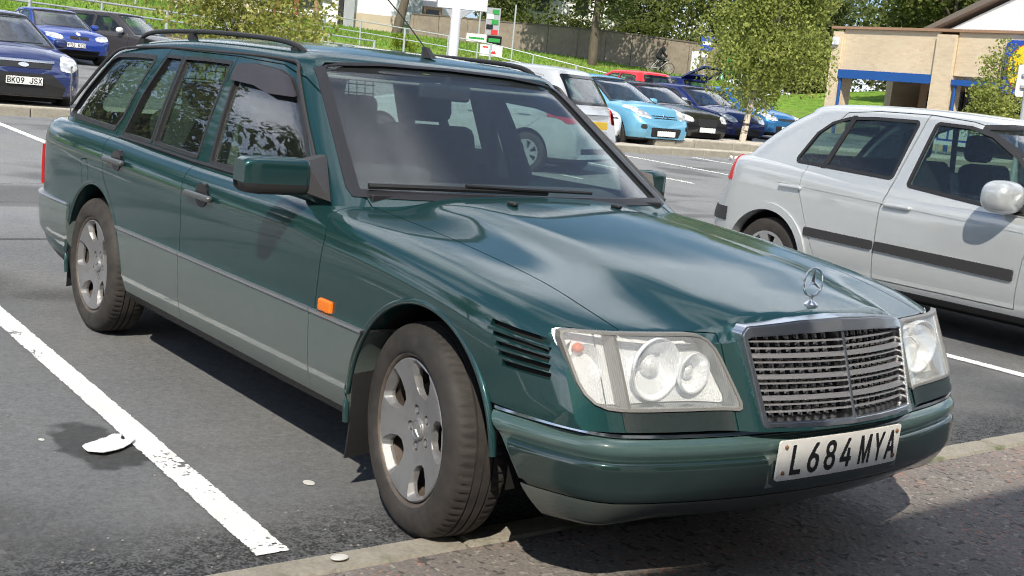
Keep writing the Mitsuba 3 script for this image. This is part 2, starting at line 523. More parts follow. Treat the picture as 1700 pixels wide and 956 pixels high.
G_LOOPS = gh_loops()
G = loft(G_LOOPS)
G_in = loft(G_LOOPS, 0.034)
G_glass = loft(G_LOOPS, 0.010)
G_seal = loft(G_LOOPS, -0.0025) - loft(G_LOOPS, 0.020)

WS = Polygon([(-.683, .93), (.683, .93), (.685, .949), (.556, 1.325), (.53, 1.345), (.30, 1.362), (0, 1.368), (-.30, 1.362), (-.53, 1.345), (-.556, 1.325), (-.685, .949)])
TG = rnd([(-.60, .99), (.60, .99), (.50, 1.27), (-.50, 1.27)], .05)
W_FRONT = rnd([(-1.618, .918), (-.84, .925), (-.90, 1.022), (-1.019, 1.121), (-1.141, 1.209), (-1.258, 1.274), (-1.365, 1.297), (-1.588, 1.310), (-1.735, 1.305), (-1.685, 1.154)], .012)
W_REAR = rnd([(-2.225, .940), (-1.745, .928), (-1.765, 1.04), (-1.812, 1.310), (-2.05, 1.313), (-2.288, 1.310), (-2.255, 1.14)], .010)
W_PANE = rnd([(-2.60, .944), (-2.250, .938), (-2.28, 1.14), (-2.315, 1.310), (-2.490, 1.310), (-2.562, 1.133)], .010)
W_CARGO = rnd([(-3.435, .972), (-2.725, .955), (-2.68, 1.013), (-2.640, 1.198), (-2.605, 1.300), (-2.867, 1.299), (-3.10, 1.290), (-3.170, 1.268), (-3.336, 1.098)], .022)
D_FRONT = Polygon([(-.604, .285), (-.570, .555), (-.548, .80), (-.60, .890), (-.76, 1.031), (-.877, 1.117), (-1.021, 1.201), (-1.197, 1.283), (-1.376, 1.322), (-1.782, 1.336), (-1.767, 1.075), (-1.731, .896), (-1.700, .70), (-1.693, .555), (-1.672, .285)])
D_REAR = Polygon([(-1.782, 1.336), (-2.484, 1.341), (-2.607, 1.172), (-2.690, .937), (-2.655, .86), (-2.625, .80), (-2.600, .745), (-2.50, .66), (-2.42, .57), (-2.33, .45), (-2.28, .285), (-1.672, .285), (-1.693, .555), (-1.700, .70), (-1.731, .896), (-1.767, 1.075)])
ARCH_F = Point(.045, .315).buffer(.383, 48)
ARCH_R = Polygon([(-2.73 + .372 * math.cos(a), .33 + .372 * math.sin(a)) for a in np.linspace(0, 2 * math.pi, 96, endpoint=False)])


def both(poly, y0=0.45, y1=1.1):
    m = prism_y(poly, y0, y1)
    return m + prism_y(poly, -y1, -y0)


def fascia_x(y, z):
    """The nose face: x as a function of y and z."""
    a = np.abs(y)
    x = np.interp(a, FX[0], FX[1])
    return x - 0.47 * (z - 0.74)


_fy = np.array([0, .15, .25, .33, .37, .42, .52, .60, .66, .72, .78, .84, .90])
_fx = np.array([.795, .787, .771, .748, .728, .706, .684, .665, .648, .621, .583, .53, .46])
FX = (np.linspace(0, .9, 91), PC(_fy, _fx)(np.linspace(0, .9, 91)))
plan = [(x, y) for y, x in zip(FX[0], FX[1])]
plan = [(-5, -.9)] + [(x, -y) for x, y in reversed(plan)] + plan[1:] + [(-5, .9)]


def nose_at(dx):
    return Manifold.extrude(cs(Polygon(plan)), 1.4).transform(np.array([[1, 0, -0.47, 0.47 * 0.74 + dx], [0, 1, 0, 0], [0, 0, 1, 0]], float))


nose = nose_at(0)
nose = nose - Manifold.cube([1.3, 2.2, .378]).translate([.372, -1.1, .13])
CAVITY = prism_z(rnd([(-.86, -.725), (-.86, .725), (-3.70, .72), (-3.70, -.72)], .12), .36, 1.02)

GRILLE = Polygon([(-.312, .520), (.312, .520), (.337, .748), (.322, .764), (.16, .780), (0, .786), (-.16, .780), (-.322, .764), (-.337, .748)])
LAMP = {s: Polygon([(s * y, z) for y, z in [(.470, .740), (.440, .737), (.418, .726), (.402, .706), (.392, .68), (.364, .580), (.366, .565), (.374, .561), (.70, .560), (.730, .563), (.755, .573), (.772, .592), (.783, .620), (.792, .67), (.800, .722), (.798, .735), (.786, .740)]]) for s in (-1, 1)}


def sheet_yz(poly, fx, step=.012):
    """A sheet over a (y, z) polygon lying on x = fx(y, z): vertices, triangles, normals."""
    m = prism_x(poly, 0, .01).refine_to_length(step).to_mesh()
    v, f = np.array(m.vert_properties[:, :3], float), np.array(m.tri_verts, int)
    f = f[(np.cross(v[f[:, 1]] - v[f[:, 0]], v[f[:, 2]] - v[f[:, 0]])[:, 0] > 0) & (v[f][:, :, 0].min(1) > .009)]
    used, inv = np.unique(f, return_inverse=True)
    v, f = v[used], inv.reshape(-1, 3)
    y, z = v[:, 1], v[:, 2]
    x = fx(y, z); e = 2e-3
    n = np.stack([np.ones_like(x), -(fx(y + e, z) - fx(y - e, z)) / (2 * e), -(fx(y, z + e) - fx(y, z - e)) / (2 * e)], 1)
    n /= np.linalg.norm(n, axis=1, keepdims=True)
    return np.stack([x, y, z], 1), f, n


def build_estate():
    K = thing('estate_car', 'dark green estate car with roof rails, parked nose to the kerb in the foreground', 'car')
    P = lambda s: K + '__' + s
    above = Manifold.cube([6, 3, 2]).translate([-5, -1.5, .285])
    lower = (B ^ nose)
    lower = lower - both(ARCH_F, .42) - both(ARCH_R, .42) - CAVITY
    sill = lower ^ Manifold.cube([6, 3, .286]).translate([-5, -1.5, 0])
    lower = lower ^ above
    # windscreen and tailgate openings go through the glasshouse only
    shell = (G - G_in) - prism_x(WS, -1.9, .2) - prism_x(TG, -4, -3.0)
    U = lower + shell
    for w in (W_FRONT, W_REAR, W_PANE, W_CARGO):
        U = U - both(w, .4)
    gap = lambda poly: both(poly.buffer(.0028), .40)
    # lamp and grille pockets
    back = nose_at(-.095)
    U = U - prism_x(GRILLE, .60, 1.2) - (prism_x(LAMP[-1], .40, 1.2) - back) - (prism_x(LAMP[1], .40, 1.2) - back) if False else U - prism_x(GRILLE, .60, 1.2)
    for s in (-1, 1):
        for lo_, hi_, bk_ in ((.30, .70, back), (.699, .95, nose_at(-.045))):
            pq = LAMP[s].intersection(sbox(min(s * lo_, s * hi_), .4, max(s * lo_, s * hi_), 1))
            U = U - (prism_x(pq, .40, 1.2) - bk_)
    # louvres in the right wing
    louvre_polys = []
    for i in range(5):
        a, b = np.array([.356 + .0165 * i, .715 - .0235 * i]), np.array([.552 + .0075 * i, .700 - .0200 * i])
        d = (b - a) / np.linalg.norm(b - a); nn = np.array([-d[1], d[0]])
        louvre_polys.append(Polygon([a - nn * .0085, b - nn * .0085, b + nn * .0085, a + nn * .0085]))
    for q in louvre_polys:
        U = U - prism_y(q, -.97, -.80)
    # fuel flap line
    flap = rnd([(-2.925, .795), (-2.835, .805), (-2.80, .68), (-2.875, .668)], .012)
    U = U - prism_y(flap.buffer(.002).difference(flap.buffer(-.002)), -.9, -.85)
    hood_poly = Polygon([(-.635, -.668), (-.30, -.665), (.03, -.660), (.317, -.655), (.476, -.652), (.60, -.646), (.70, -.632), (1.0, -.60), (1.0, .60), (.70, .632), (.60, .646), (.476, .652), (.317, .655), (.03, .660), (-.30, .665), (-.635, .668), (-.60, .3), (-.59, 0), (-.60, -.3)])
    hood_low = Polygon([(.45, -.378), (1, -.378), (1, .378), (.45, .378)])
    keep_h = prism_z(hood_poly, .741, 1.3) + prism_z(hood_low, .50, .76)
    cut_h = prism_z(hood_poly.buffer(.0048), .7385, 1.3) + prism_z(hood_low.buffer(.003), .40, .76)
    hood = U ^ keep_h
    U = U - cut_h
    parts = {}
    for s, tag in ((-1, 'right'), (1, 'left')):
        side = Manifold.cube([7, 1.0, 3]).translate([-5, -1.45 if s < 0 else .45, 0])
        parts[s] = [((U ^ prism_y(D_FRONT.buffer(-.0022), *((-1.1, -.45) if s < 0 else (.45, 1.1))))), (U ^ prism_y(D_REAR.buffer(-.0022), *((-1.1, -.45) if s < 0 else (.45, 1.1))))]
    body = U - both(D_FRONT.buffer(.0022), .45) - both(D_REAR.buffer(.0022), .45)
    wing = {s: body ^ (prism_y(Polygon([(-.640, .2), (1.2, .2), (1.2, .90), (-.57, .90), (-.60, .80)]), *((-1.1, -.50) if s < 0 else (.50, 1.1)))) for s in (-1, 1)}
    body = body - wing[-1] - wing[1]
    add(P('body'), body, 'm_green')
    add(P('bonnet'), hood, 'm_green')
    add(P('sill'), sill, 'm_black_plastic')
    for s in (-1, 1):
        add(P('front_wing'), wing[s], 'm_green')
    # doors, their glass and seals
    sgn = lambda s: (lambda c, n: n[:, 1] * s > .3)
    rng_y = lambda s: (-1.1, -.4) if s < 0 else (.4, 1.1)
    for s in (-1, 1):
        fd = add(P('front_door'), parts[s][0], 'm_green')
        rd = add(P('rear_door'), parts[s][1], 'm_green')
        for door, polys in ((fd, (W_FRONT,)), (rd, (W_REAR, W_PANE))):
            for w in polys:
                scene[num(door + '__window')] = man_ply(G_glass ^ prism_y(w.buffer(.004), *rng_y(s)), 'm_glass', True, sgn(s))
                scene[num(door + '__window_seal')] = man_ply(G_seal ^ prism_y(w.buffer(.006).difference(w.buffer(-.009)), *rng_y(s)), 'm_black_plastic')
        scene[num(P('cargo_window'))] = man_ply(G_glass ^ prism_y(W_CARGO.buffer(.004), *rng_y(s)), 'm_glass', True, sgn(s))
        add(P('cargo_window_seal'), G_seal ^ prism_y(W_CARGO.buffer(.008).difference(W_CARGO.buffer(-.012)), *rng_y(s)), 'm_black_plastic')
        # waist trim along the doors and gutter above them
        wl = [(x, s * (float(ys(z)) + .006), z) for x, z in [(-2.62, .930), (-2.15, .921), (-1.75, .910), (-1.3, .906), (-.80, .912)]]
        add(P('waist_trim'), tube(wl, .009, 6), 'm_black_plastic', 40)
        gt = [(-.70, .925), (-.76, 1.0), (-.877, 1.125), (-1.021, 1.213), (-1.197, 1.297), (-1.376, 1.336), (-1.76, 1.348), (-2.48, 1.347), (-2.9, 1.335), (-3.10, 1.318), (-3.20, 1.275), (-3.33, 1.14), (-3.44, 1.02)]
        gp = [((-.677 - 1.385 * (z - .949) - .075) if i_ < 6 else x, s * (float(ys(z)) + (-.001 if i_ < 6 else .003)), z) for i_, (x, z) in enumerate(gt)]
        tt = np.linspace(0, 1, len(gp))
        gp = PC(tt, np.array(gp))(np.linspace(0, 1, 60))
        add(P('roof_gutter'), tube(gp, .0075, 6), 'm_grey_plastic', 40)
    # windscreen with seal
    scene[P('windscreen')] = man_ply(G_glass ^ prism_x(WS.buffer(.004), -1.9, .2), 'm_glass_windscreen', True, lambda c, n: n[:, 0] > .3)
    add(P('windscreen_seal'), G_seal ^ prism_x((Polygon([(y * 1.038, z - .006) for y, z in WS.exterior.coords]).buffer(.006)).difference(WS.buffer(-.010)), -1.222, .2), 'm_seal')
    scene[P('tailgate_window')] = man_ply(G_glass ^ prism_x(TG.buffer(.004), -4, -3.0), 'm_glass', True, lambda c, n: n[:, 0] < -.3)
    # cladding panels
    for s in (-1, 1):
        for x0, x1 in ((-.583, -.20), (-1.678, -.589), (-2.45, -1.684)):
            box_ = Polygon([(x0, .283), (x1, .283), (x1, .550), (x0, .550)]).difference(ARCH_F.buffer(-.004)).difference(ARCH_R.buffer(.045))
            pn = B_clad ^ prism_y(box_, *((-1.1, -.70) if s < 0 else (.70, 1.1)))
            pk = add(P('side_cladding'), pn, 'm_cladding')
            st = Polygon([(x0, .5505), (x1, .5505), (x1, .560), (x0, .560)]).difference(ARCH_F.buffer(-.004)).difference(ARCH_R.buffer(.045))
            add(pk + '__trim_strip', B_strip ^ prism_y(st, *((-1.1, -.70) if s < 0 else (.70, 1.1))), 'm_dull_chrome')
        # arch lips
        for c, rr, a0, a1 in (((.045, .315), .386, 8, 190), ((-2.73, .33), .375, 35, 196)):
            a = np.radians(np.linspace(a0, a1, 40))
            pth = np.stack([c[0] + rr * np.cos(a), np.full(40, s * .857), c[1] + rr * np.sin(a)], 1)
            add(P('arch_lip'), tube(pth, .011, 8), 'm_green', 50)
    # wheel housings
    for c in (.045, -2.73):
        for s in (-1, 1):
            a = np.radians(np.linspace(-8, 188, 40))
            v = np.array([[c + .379 * math.cos(t), s * y, .32 + .379 * math.sin(t)] for t in a for y in (.45, .80)])
            f = [[2 * i, 2 * i + 1, 2 * i + 3] for i in range(39)] + [[2 * i, 2 * i + 3, 2 * i + 2] for i in range(39)]
            ho = trimesh.Trimesh(v, f, process=False)
            add(P('wheel_housing'), ho, 'm_under', True)
    # ---- front bumper
    half = [(.30, -.853), (.42, -.841), (.53, -.814), (.62, -.781), (.690, -.745), (.728, -.705), (.756, -.64), (.782, -.55), (.810, -.42), (.833, -.26), (.844, -.10), (.846, 0)]
    path = half + [(x, -y) for x, y in half[-2::-1]]
    path = np.array([(x, y, 0) for x, y in path])
    path = PC(np.linspace(0, 1, len(path)), path)(np.linspace(0, 1, 141))
    tuck = soft2(.50, .85, np.abs(path[:, 1]))                 # 0 in the middle, 1 at the corners
    arch_cut = Polygon([(-.2, .7), (.392, .7), (.392, .505), (.420, .47), (.560, .262), (.575, .20), (-.2, .20)])

    def swept(prof, m, name, sm=40, tucked=None, cut=0.0):
        prof = np.array(prof)
        loops = sweep(path, prof)
        if tucked is not None:
            o = np.cross(np.gradient(path, axis=0), [0, 0, 1]); o /= np.linalg.norm(o, axis=1, keepdims=True)
            loops = loops + (np.array(tucked)[None, :, None] * (1 - tuck)[:, None, None]) * o[:, None]
        man = loft_flat(loops) - both(arch_cut.buffer(cut), .3)
        return add(name, tm(man), m, sm)

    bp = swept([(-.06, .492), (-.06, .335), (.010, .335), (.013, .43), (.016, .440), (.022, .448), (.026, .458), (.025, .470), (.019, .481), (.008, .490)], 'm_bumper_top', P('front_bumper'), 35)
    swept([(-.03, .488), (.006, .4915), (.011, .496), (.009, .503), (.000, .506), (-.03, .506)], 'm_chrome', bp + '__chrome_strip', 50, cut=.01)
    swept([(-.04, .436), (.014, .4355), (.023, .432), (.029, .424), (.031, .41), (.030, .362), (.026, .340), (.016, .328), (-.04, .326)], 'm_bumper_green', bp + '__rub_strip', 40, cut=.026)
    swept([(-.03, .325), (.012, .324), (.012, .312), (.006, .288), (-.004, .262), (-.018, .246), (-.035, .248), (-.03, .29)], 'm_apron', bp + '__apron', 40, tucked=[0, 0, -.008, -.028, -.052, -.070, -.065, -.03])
    add(P('undertray'), cbox(.25, .66, -.58, .58, .215, .32), 'm_under')
    # ---- rear bumper
    rh = [(-3.07, -.858), (-3.3, -.858), (-3.48, -.852), (-3.62, -.825), (-3.74, -.76), (-3.83, -.64), (-3.88, -.45), (-3.90, -.2), (-3.90, 0)]
    rp = rh[:-1] + [(x, -y) for x, y in rh[::-1]]
    rp = np.array([(x, y, 0) for x, y in rp])[::-1]
    rp = PC(np.linspace(0, 1, len(rp)), rp)(np.linspace(0, 1, 101))
    pr = np.array([(-.06, .560), (-.06, .36), (-.01, .355), (.010, .39), (.018, .45), (.019, .53), (.014, .553), (.004, .562)])
    rb = add(P('rear_bumper'), tm(loft_flat(sweep(rp, pr))), 'm_cladding', 35)
    add(rb + '__trim_strip', tm(loft_flat(sweep(rp, [(-.02, .558), (.018, .556), (.022, .561), (.016, .567), (-.02, .567)]))), 'm_dull_chrome', 40)
    # panel below the lamps
    for s in (-1, 1):
        pl = Polygon([(s * .388, .510), (s * .388, .555), (s * .695, .555), (s * .695, .510)])
        v, f, n = sheet_yz(pl, lambda y, z: fascia_x(y, z) + .004)
        add(P('lamp_panel'), (v, f, n), 'm_lamp_panel')
    # ---- headlamps
    for s in (-1, 1):
        lp = LAMP[s]
        hk = num(P('headlight'))
        v, f, n = sheet_yz(lp.buffer(-.0005), lambda y, z: fascia_x(y, z) + .006, .010)
        # housing behind the lens
        v2, f2, n2 = sheet_yz(lp.buffer(-.002), lambda y, z: fascia_x(y, z) - .050 - .02 * np.cos((np.abs(y) - .5) * 9), .02)
        scene[hk] = add_dict((v2, f2, n2), 'm_silver_glow')
        add(hk + '__lens', (v, f, n), 'm_lens')
        ring = lp.buffer(.002).difference(lp.buffer(-.0045))
        rm = prism_x(ring, 0, .02).refine_to_length(.02)
        rv = rm.to_mesh(); vv = np.array(rv.vert_properties[:, :3], float)
        vv[:, 0] += fascia_x(vv[:, 1], vv[:, 2]) - .010
        add(hk + '__rim', trimesh.Trimesh(vv, np.array(rv.tri_verts, int)), 'm_lamp_rim', 30)
        # bowls: main beam, fog, indicator
        for (y, z, r, name) in ((.565, .650, .078, 'reflector'), (.455, .640, .050, 'reflector')):
            prof = [(.003, -.055), (r * .3, -.050), (r * .6, -.036), (r * .85, -.014), (r, .010), (r + .004, .011), (r + .004, .0)]
            me = revolve_y(prof, 40)
            me.apply_transform(np.array([[0, 1, 0, float(fascia_x(y, z)) - .028], [1, 0, 0, s * y], [0, 0, 1, z], [0, 0, 0, 1]]))
            add(hk + '__' + name, me, 'm_silver_glow', 40)
        for (y, z, r) in ((.565, .655, .028), (.455, .640, .018)):
            me = trimesh.creation.icosphere(2, r); me.apply_translation([float(fascia_x(y, z)) - .05, s * y, z])
            add(hk + '__bulb', me, 'm_silver_glow', True)
        div = prism_x(Polygon([(s * .672, .562), (s * .679, .562), (s * .683, .738), (s * .676, .738)]), 0, .05).to_mesh()
        vv = np.array(div.vert_properties[:, :3], float); vv[:, 0] += fascia_x(vv[:, 1], vv[:, 2]) - .044
        add(hk + '__divider', trimesh.Trimesh(vv, np.array(div.tri_verts, int)), 'm_lamp_rim')
        me = trimesh.creation.icosphere(2, .015); me.apply_scale([1, 1.1, .9]); me.apply_translation([float(fascia_x(.76, .69)) - .020, s * .755, .695])
        add(hk + '__indicator_bulb', me, 'm_bulb_orange', True)
        prof = [(.003, -.022), (.03, -.019), (.05, -.008), (.060, .005)]
        me = revolve_y(prof, 32); me.apply_scale([.75, 1, 1.1])
        a = s * math.radians(30)
        M = np.array([[0, math.cos(a), 0, 0], [1, 0, 0, 0], [0, 0, 1, 0], [0, 0, 0, 1.0]]); M[:3, 1] = [math.cos(a), math.sin(a), 0]; M[:3, 0] = [-math.sin(a), math.cos(a), 0]
        M[:3, 3] = [float(fascia_x(.745, .65)) - .030, s * .742, .645]
        me.apply_transform(M)
        add(hk + '__reflector', me, 'm_silver_glow', 40)
    # ---- grille
    gk = num(P('grille'))
    gx = lambda y, z: np.interp(np.abs(y), [0, .12, .22, .30, .345], [.812, .803, .787, .768, .752]) - .36 * (z - .755)
    fr = GRILLE.buffer(.004)
    ring = rnd(fr, .016).difference(Polygon([(-.300, .533), (.300, .533), (.325, .736), (.31, .741), (.16, .750), (0, .754), (-.16, .750), (-.31, .741), (-.325, .736)]))

    def bent(man, off=0.0, step=.02):
        r_ = man.refine_to_length(step).to_mesh()
        v_ = np.array(r_.vert_properties[:, :3], float)
        v_[:, 0] += gx(v_[:, 1], v_[:, 2]) + off
        return trimesh.Trimesh(v_, np.array(r_.tri_verts, int))

    scene[gk] = mikit.ply(bent(prism_x(ring, -.045, .010) + prism_x(ring.buffer(-.004), .009, .014)), 'm_chrome_soft', 25)
    add(gk + '__backing', bent(prism_x(fr.buffer(-.012), -.10, -.085)), 'm_under')
    zs_ = np.linspace(.535, .745, 13)
    for i, z in enumerate(zs_[1:-1]):
        w = .302 + (z - .535) * .118
        big = i % 3 == 2
        h, pr_ = (.0042, .005) if big else (.0019, -.006)
        sl = Polygon([(-w, z - h), (w, z - h), (w, z + h), (-w, z + h)])
        add(gk + '__slat', bent(prism_x(sl, -.012, pr_)), 'm_slat')
    v_ = []
    for i in range(12):
        for y in np.linspace(-.285, .285, 19):
            if abs(y) > .01:
                z = (zs_[i] + zs_[i + 1]) / 2
                v_.append(bent(Manifold.cube([.012, .005, .014], True).translate([-.030, y * (1 + (z - .535) * .4), z]), 0, .1))
    add(gk + '__tooth', cat(v_), 'm_slat', False); labels[gk + '__tooth'] = {'kind': 'stuff'}
    add(gk + '__centre_bar', bent(prism_x(Polygon([(-.006, .533), (.006, .533), (.006, .752), (-.006, .752)]), -.03, .011)), 'm_chrome', 25)
    # ---- star on the bonnet
    ek = num(P('bonnet_emblem'))
    cz, cx = .866, .703
    g = np.linspace(0, 2 * np.pi, 49)[:-1]
    ringp = np.stack([np.full(48, cx), .040 * np.cos(g), cz + .040 * np.sin(g)], 1)
    scene[ek] = mikit.ply(tube(ringp, .0032, 8, True), 'm_chrome', 50)
    arms = []
    for a in (90, 210, 330):
        a = math.radians(a)
        tip = np.array([0, .039 * math.cos(a), .039 * math.sin(a)])
        sd = np.array([0, -math.sin(a), math.cos(a)]) * .0065
        arms.append(tm(Manifold.hull_points(np.array([[cx - .003, *(sd[1:] + [0, cz])], [cx - .003, *(-sd[1:] + [0, cz])], [cx + .005, 0, cz], [cx - .005, 0, cz], [cx, tip[1], cz + tip[2]], [cx + .001, tip[1], cz + tip[2]]]))))
    add(ek + '__star', cat(arms), 'm_chrome')
    ped = [(.0040, .030), (.0045, .016), (.008, .012), (.015, .008), (.021, .003), (.022, -.01)]
    pm = revolve_y(ped, 24); pm.apply_transform(np.array([[1, 0, 0, cx], [0, 0, 1, 0], [0, 1, 0, .802], [0, 0, 0, 1]])); pm.apply_scale([1, 1, 1])
    add(ek + '__pedestal', pm, 'm_chrome', 40)
    # washer jets
    for s, x in ((-1, -.40), (1, -.40)):
        add(P('washer_jet'), rbox(.045, .022, .014, .006, (x, s * .235, .934)), 'm_black_plastic', 40)
    # ---- number plate, curved with the bumper
    px = lambda y, z: .857 - .14 * y ** 2 + .04 * (z - .41)
    pp = rnd(sbox(-.26, .370, .26, .481), .008)
    r_ = prism_x(pp, 0, .006).refine_to_length(.03).to_mesh(); vv = np.array(r_.vert_properties[:, :3], float); vv[:, 0] += .021 + px(vv[:, 1], vv[:, 2])
    nk = num(P('number_plate'))
    scene[nk] = mikit.ply(trimesh.Trimesh(vv, np.array(r_.tri_verts, int)), 'm_plate', 25)
    labels[nk] = {'label': 'white number plate reading L684 MYA on the front bumper'}
    xs_ = [-.192, -.125, -.058, .010, .094, .158, .218]
    for ch, y, w in zip('L684MYA', xs_, (.042, .047, .047, .050, .052, .048, .050)):
        me = text_block(ch, .079, w * .95, .0015)
        me = me.subdivide() if False else me
        me = place_mesh(me, (0, y, .4255), (0, 1, 0), (0, 0, 1))
        me.vertices[:, 0] += .0272 + px(me.vertices[:, 1], me.vertices[:, 2])
        add(nk + '__letter', me, 'm_ink')
    for y in (-.238, .238):
        for z in (.392, .464):
            me = trimesh.creation.icosphere(1, .006); me.apply_translation([.028 + float(px(y, z)), y, z])
            add(nk + '__screw', me, 'm_rust', True)
    add(P('plate_plinth'), cbox(.78, .862, -.285, .285, .345, .437, .006), 'm_cladding')
    # ---- mirrors
    for s in (-1, 1):
        mk = num(P('door_mirror'))
        sc = 1.0
        c = np.array([-.740 if s < 0 else -.90, s * (.955 if s < 0 else .865), .968])
        wd = 1.0 if s < 0 else .62
        prof = []
        loops = []
        for yy, k in ((-.105, .90), (-.09, .99), (-.02, 1.0), (.06, 1.0), (.098, .94), (.112, .78)):
            hx, hz = .052 * k, .060 * k
            q = rnd(sbox(-hx, -hz, hx, hz), .022)
            q = np.array(q.exterior.coords)[:-1]
            ang = np.linspace(0, 1, 40, endpoint=False)
            ls = LineString(np.vstack([q, q[:1]]))
            q = np.array([ls.interpolate(a, normalized=True).coords[0] for a in ang])
            q[:, 0] += .012 * (q[:, 1] < 0) * 0 - .018 * (yy + .1) / .2
            loops.append(np.stack([c[0] + q[:, 0], np.full(40, c[1] + s * yy * wd), c[2] + q[:, 1]], 1))
        mm = loft(np.array(loops))
        up_ = mm ^ Manifold.cube([1, 1, 1]).translate([c[0] - .5, c[1] - .5, c[2] - .024])
        lo_ = mm - Manifold.cube([1, 1, 1]).translate([c[0] - .5, c[1] - .5, c[2] - .024])
        scene[mk] = man_ply(up_, 'm_green')
        add(mk + '__lower_shell', lo_, 'm_black_plastic')
        gl = rnd(sbox(-.088 * wd, -.046, .092 * wd, .046), .012)
        gm = prism_x(gl, 0, .004); gm = tm(gm); gm.apply_translation([c[0] - .060, c[1], c[2]])
        add(mk + '__mirror_glass', gm, 'm_mirror')
        dx_, ym_ = (0, .862) if s < 0 else (-.13, .815)
        tri = Manifold.hull_points(np.array([[-.845 + dx_, s * .782, .905], [-.640 + dx_, s * .795, .898], [-.845 + dx_, s * .735, 1.035], [-.80 + dx_, s * .735, 1.035], [-.705 + dx_, s * ym_, .922], [-.71 + dx_, s * ym_, 1.02], [-.775 + dx_, s * ym_, 1.02], [-.775 + dx_, s * ym_, .915]]))
        add(mk + '__sail', tm(tri), 'm_grey_plastic')
    # ---- door handles
    for s in (-1, 1):
        for x, z in ((-1.515, .803), (-2.448, .836)):
            hk = num(P('door_handle'))
            scene[hk] = mikit.ply(rbox(.235, .026, .024, .010, (x, s * .880, z)), 'm_handle', 40)
            cup = Polygon([(x + .056 * math.cos(a), z + .003 + .046 * math.sin(a)) for a in np.linspace(0, 6.2, 24)])
            add(hk + '__recess', tm(prism_y(cup, *((-.8665, -.845) if s < 0 else (.845, .8665)))), 'm_black_gloss')
        # side repeater
        add(P('side_indicator'), rbox(.082, .020, .040, .007, (-.494, s * .868, .585)), 'm_orange_lens', 40)
        # mud flaps
        for x, z0 in ((-.325, .125), (-3.10, .15)):
            fl = Polygon([(s * .62, z0 + .02), (s * .845, z0), (s * .852, z0 + .28), (s * .66, z0 + .30)])
            m_ = tm(prism_x(fl, 0, .008).refine_to_length(.05)); m_.vertices[:, 0] += x - .09 * (m_.vertices[:, 2] - z0 - .25) ** 2 / .06 * .3
            add(P('mud_flap'), m_, 'm_rubber')
    # louvre fins and dark box behind
    vk = num(P('wing_vent'))
    vb = loft(B_LOOPS, .016) ^ prism_y(Polygon([(.335, .735), (.575, .715), (.60, .60), (.40, .60)]), -1, -.6)
    scene[vk] = man_ply(vb, 'm_under')
    for q in louvre_polys:
        c = np.array(q.exterior.coords)
        low = q.intersection(q.buffer(0)); cc = q.centroid
        a, b = c[0], c[1]
        fin = Polygon([a + (0, -.010), b + (0, -.010), b + (0, -.0035), a + (0, -.0035)])
        me = tm(prism_y(fin, -.862, -.838)); me.vertices[:, 1] += np.interp(me.vertices[:, 0], [.35, .42, .50, .56, .60], [.002, .010, .032, .058, .086])
        add(vk + '__fin', me, 'm_green')
    # deflectors
    for s in (-1, 1):
        pd = W_FRONT.intersection(sbox(-1.75, 1.215, -1.0, 1.33)).difference(Polygon([(-1.80, 1.20), (-1.73, 1.248), (-1.5, 1.238), (-1.3, 1.205), (-1.1, 1.10), (-1.0, 1.0), (-1.5, .9)]))
        pd = pd.buffer(.004).intersection(W_FRONT.buffer(.012))
        gg = loft(G_LOOPS, -.016) - loft(G_LOOPS, -.012)
        scene[num(P('wind_deflector'))] = man_ply(gg ^ prism_y(pd, *rng_y(s)), 'm_deflector_solid')
    # ---- roof rails, antenna
    for s in (-1, 1):
        rp = [(-1.36, .548, 1.372), (-1.40, .552, 1.390), (-1.48, .556, 1.406), (-1.62, .558, 1.416), (-2.2, .558, 1.427), (-2.75, .555, 1.418), (-2.98, .550, 1.400), (-3.06, .545, 1.378), (-3.085, .543, 1.35)]
        rp = np.array([(x, s * y, z) for x, y, z in rp])
        rp = PC(np.linspace(0, 1, len(rp)), rp)(np.linspace(0, 1, 50))
        rk = num(P('roof_rail'))
        scene[rk] = mikit.ply(tube(rp, .0108, 10), 'm_black_plastic', 50)
        for x, k, zt in ((-1.40, -1, 1.398), (-2.42, 0, 1.432), (-3.03, 1, 1.385)):
            add(rk + '__foot', tm(Manifold.hull_points(np.array([[x + a, s * .548 + b, 1.35] for a in (-.045, .045) for b in (-.016, .016)] + [[x + k * .03 + a, s * .557 + b, zt - .008] for a in (-.02, .02) for b in (-.009, .009)]))), 'm_black_plastic', 30)
    ak = num(P('roof_aerial'))
    scene[ak] = mikit.ply(tm(Manifold.hull_points(np.array([[-1.40 + .05 * math.cos(t), .03 + .022 * math.sin(t), 1.402] for t in np.linspace(0, 6.2, 12)] + [[-1.43 + .022 * math.cos(t), .03 + .012 * math.sin(t), 1.446] for t in np.linspace(0, 6.2, 10)]))), 'm_black_plastic', 30)
    add(ak + '__rod', tube([(-1.43, .03, 1.44), (-1.62, .03, 1.56), (-1.80, .03, 1.66)], .0028, 6), 'm_black_plastic', True)
    wk = num(P('wing_aerial'))
    scene[wk] = mikit.ply(tube([(-3.50, -.735, .925), (-3.505, -.735, 1.05), (-3.51, -.735, 1.20)], .0035, 6), 'm_chrome', True)
    me = trimesh.creation.icosphere(1, .007); me.apply_translation([-3.51, -.735, 1.203]); add(wk + '__tip', me, 'm_chrome', True)
    me = trimesh.creation.cylinder(.012, .03, 12); me.apply_translation([-3.50, -.735, .94]); add(wk + '__base', me, 'm_black_plastic', 40)
    # ---- wiper
    def on_screen(y, z, off=.012):
        x = -0.677 - 1.385 * (z - .949)
        yg = .685 - .346 * (z - .949)
        return np.array([x + .072 - .07 * (abs(y) / yg) ** 2.2 + off, y, z + off * .6])
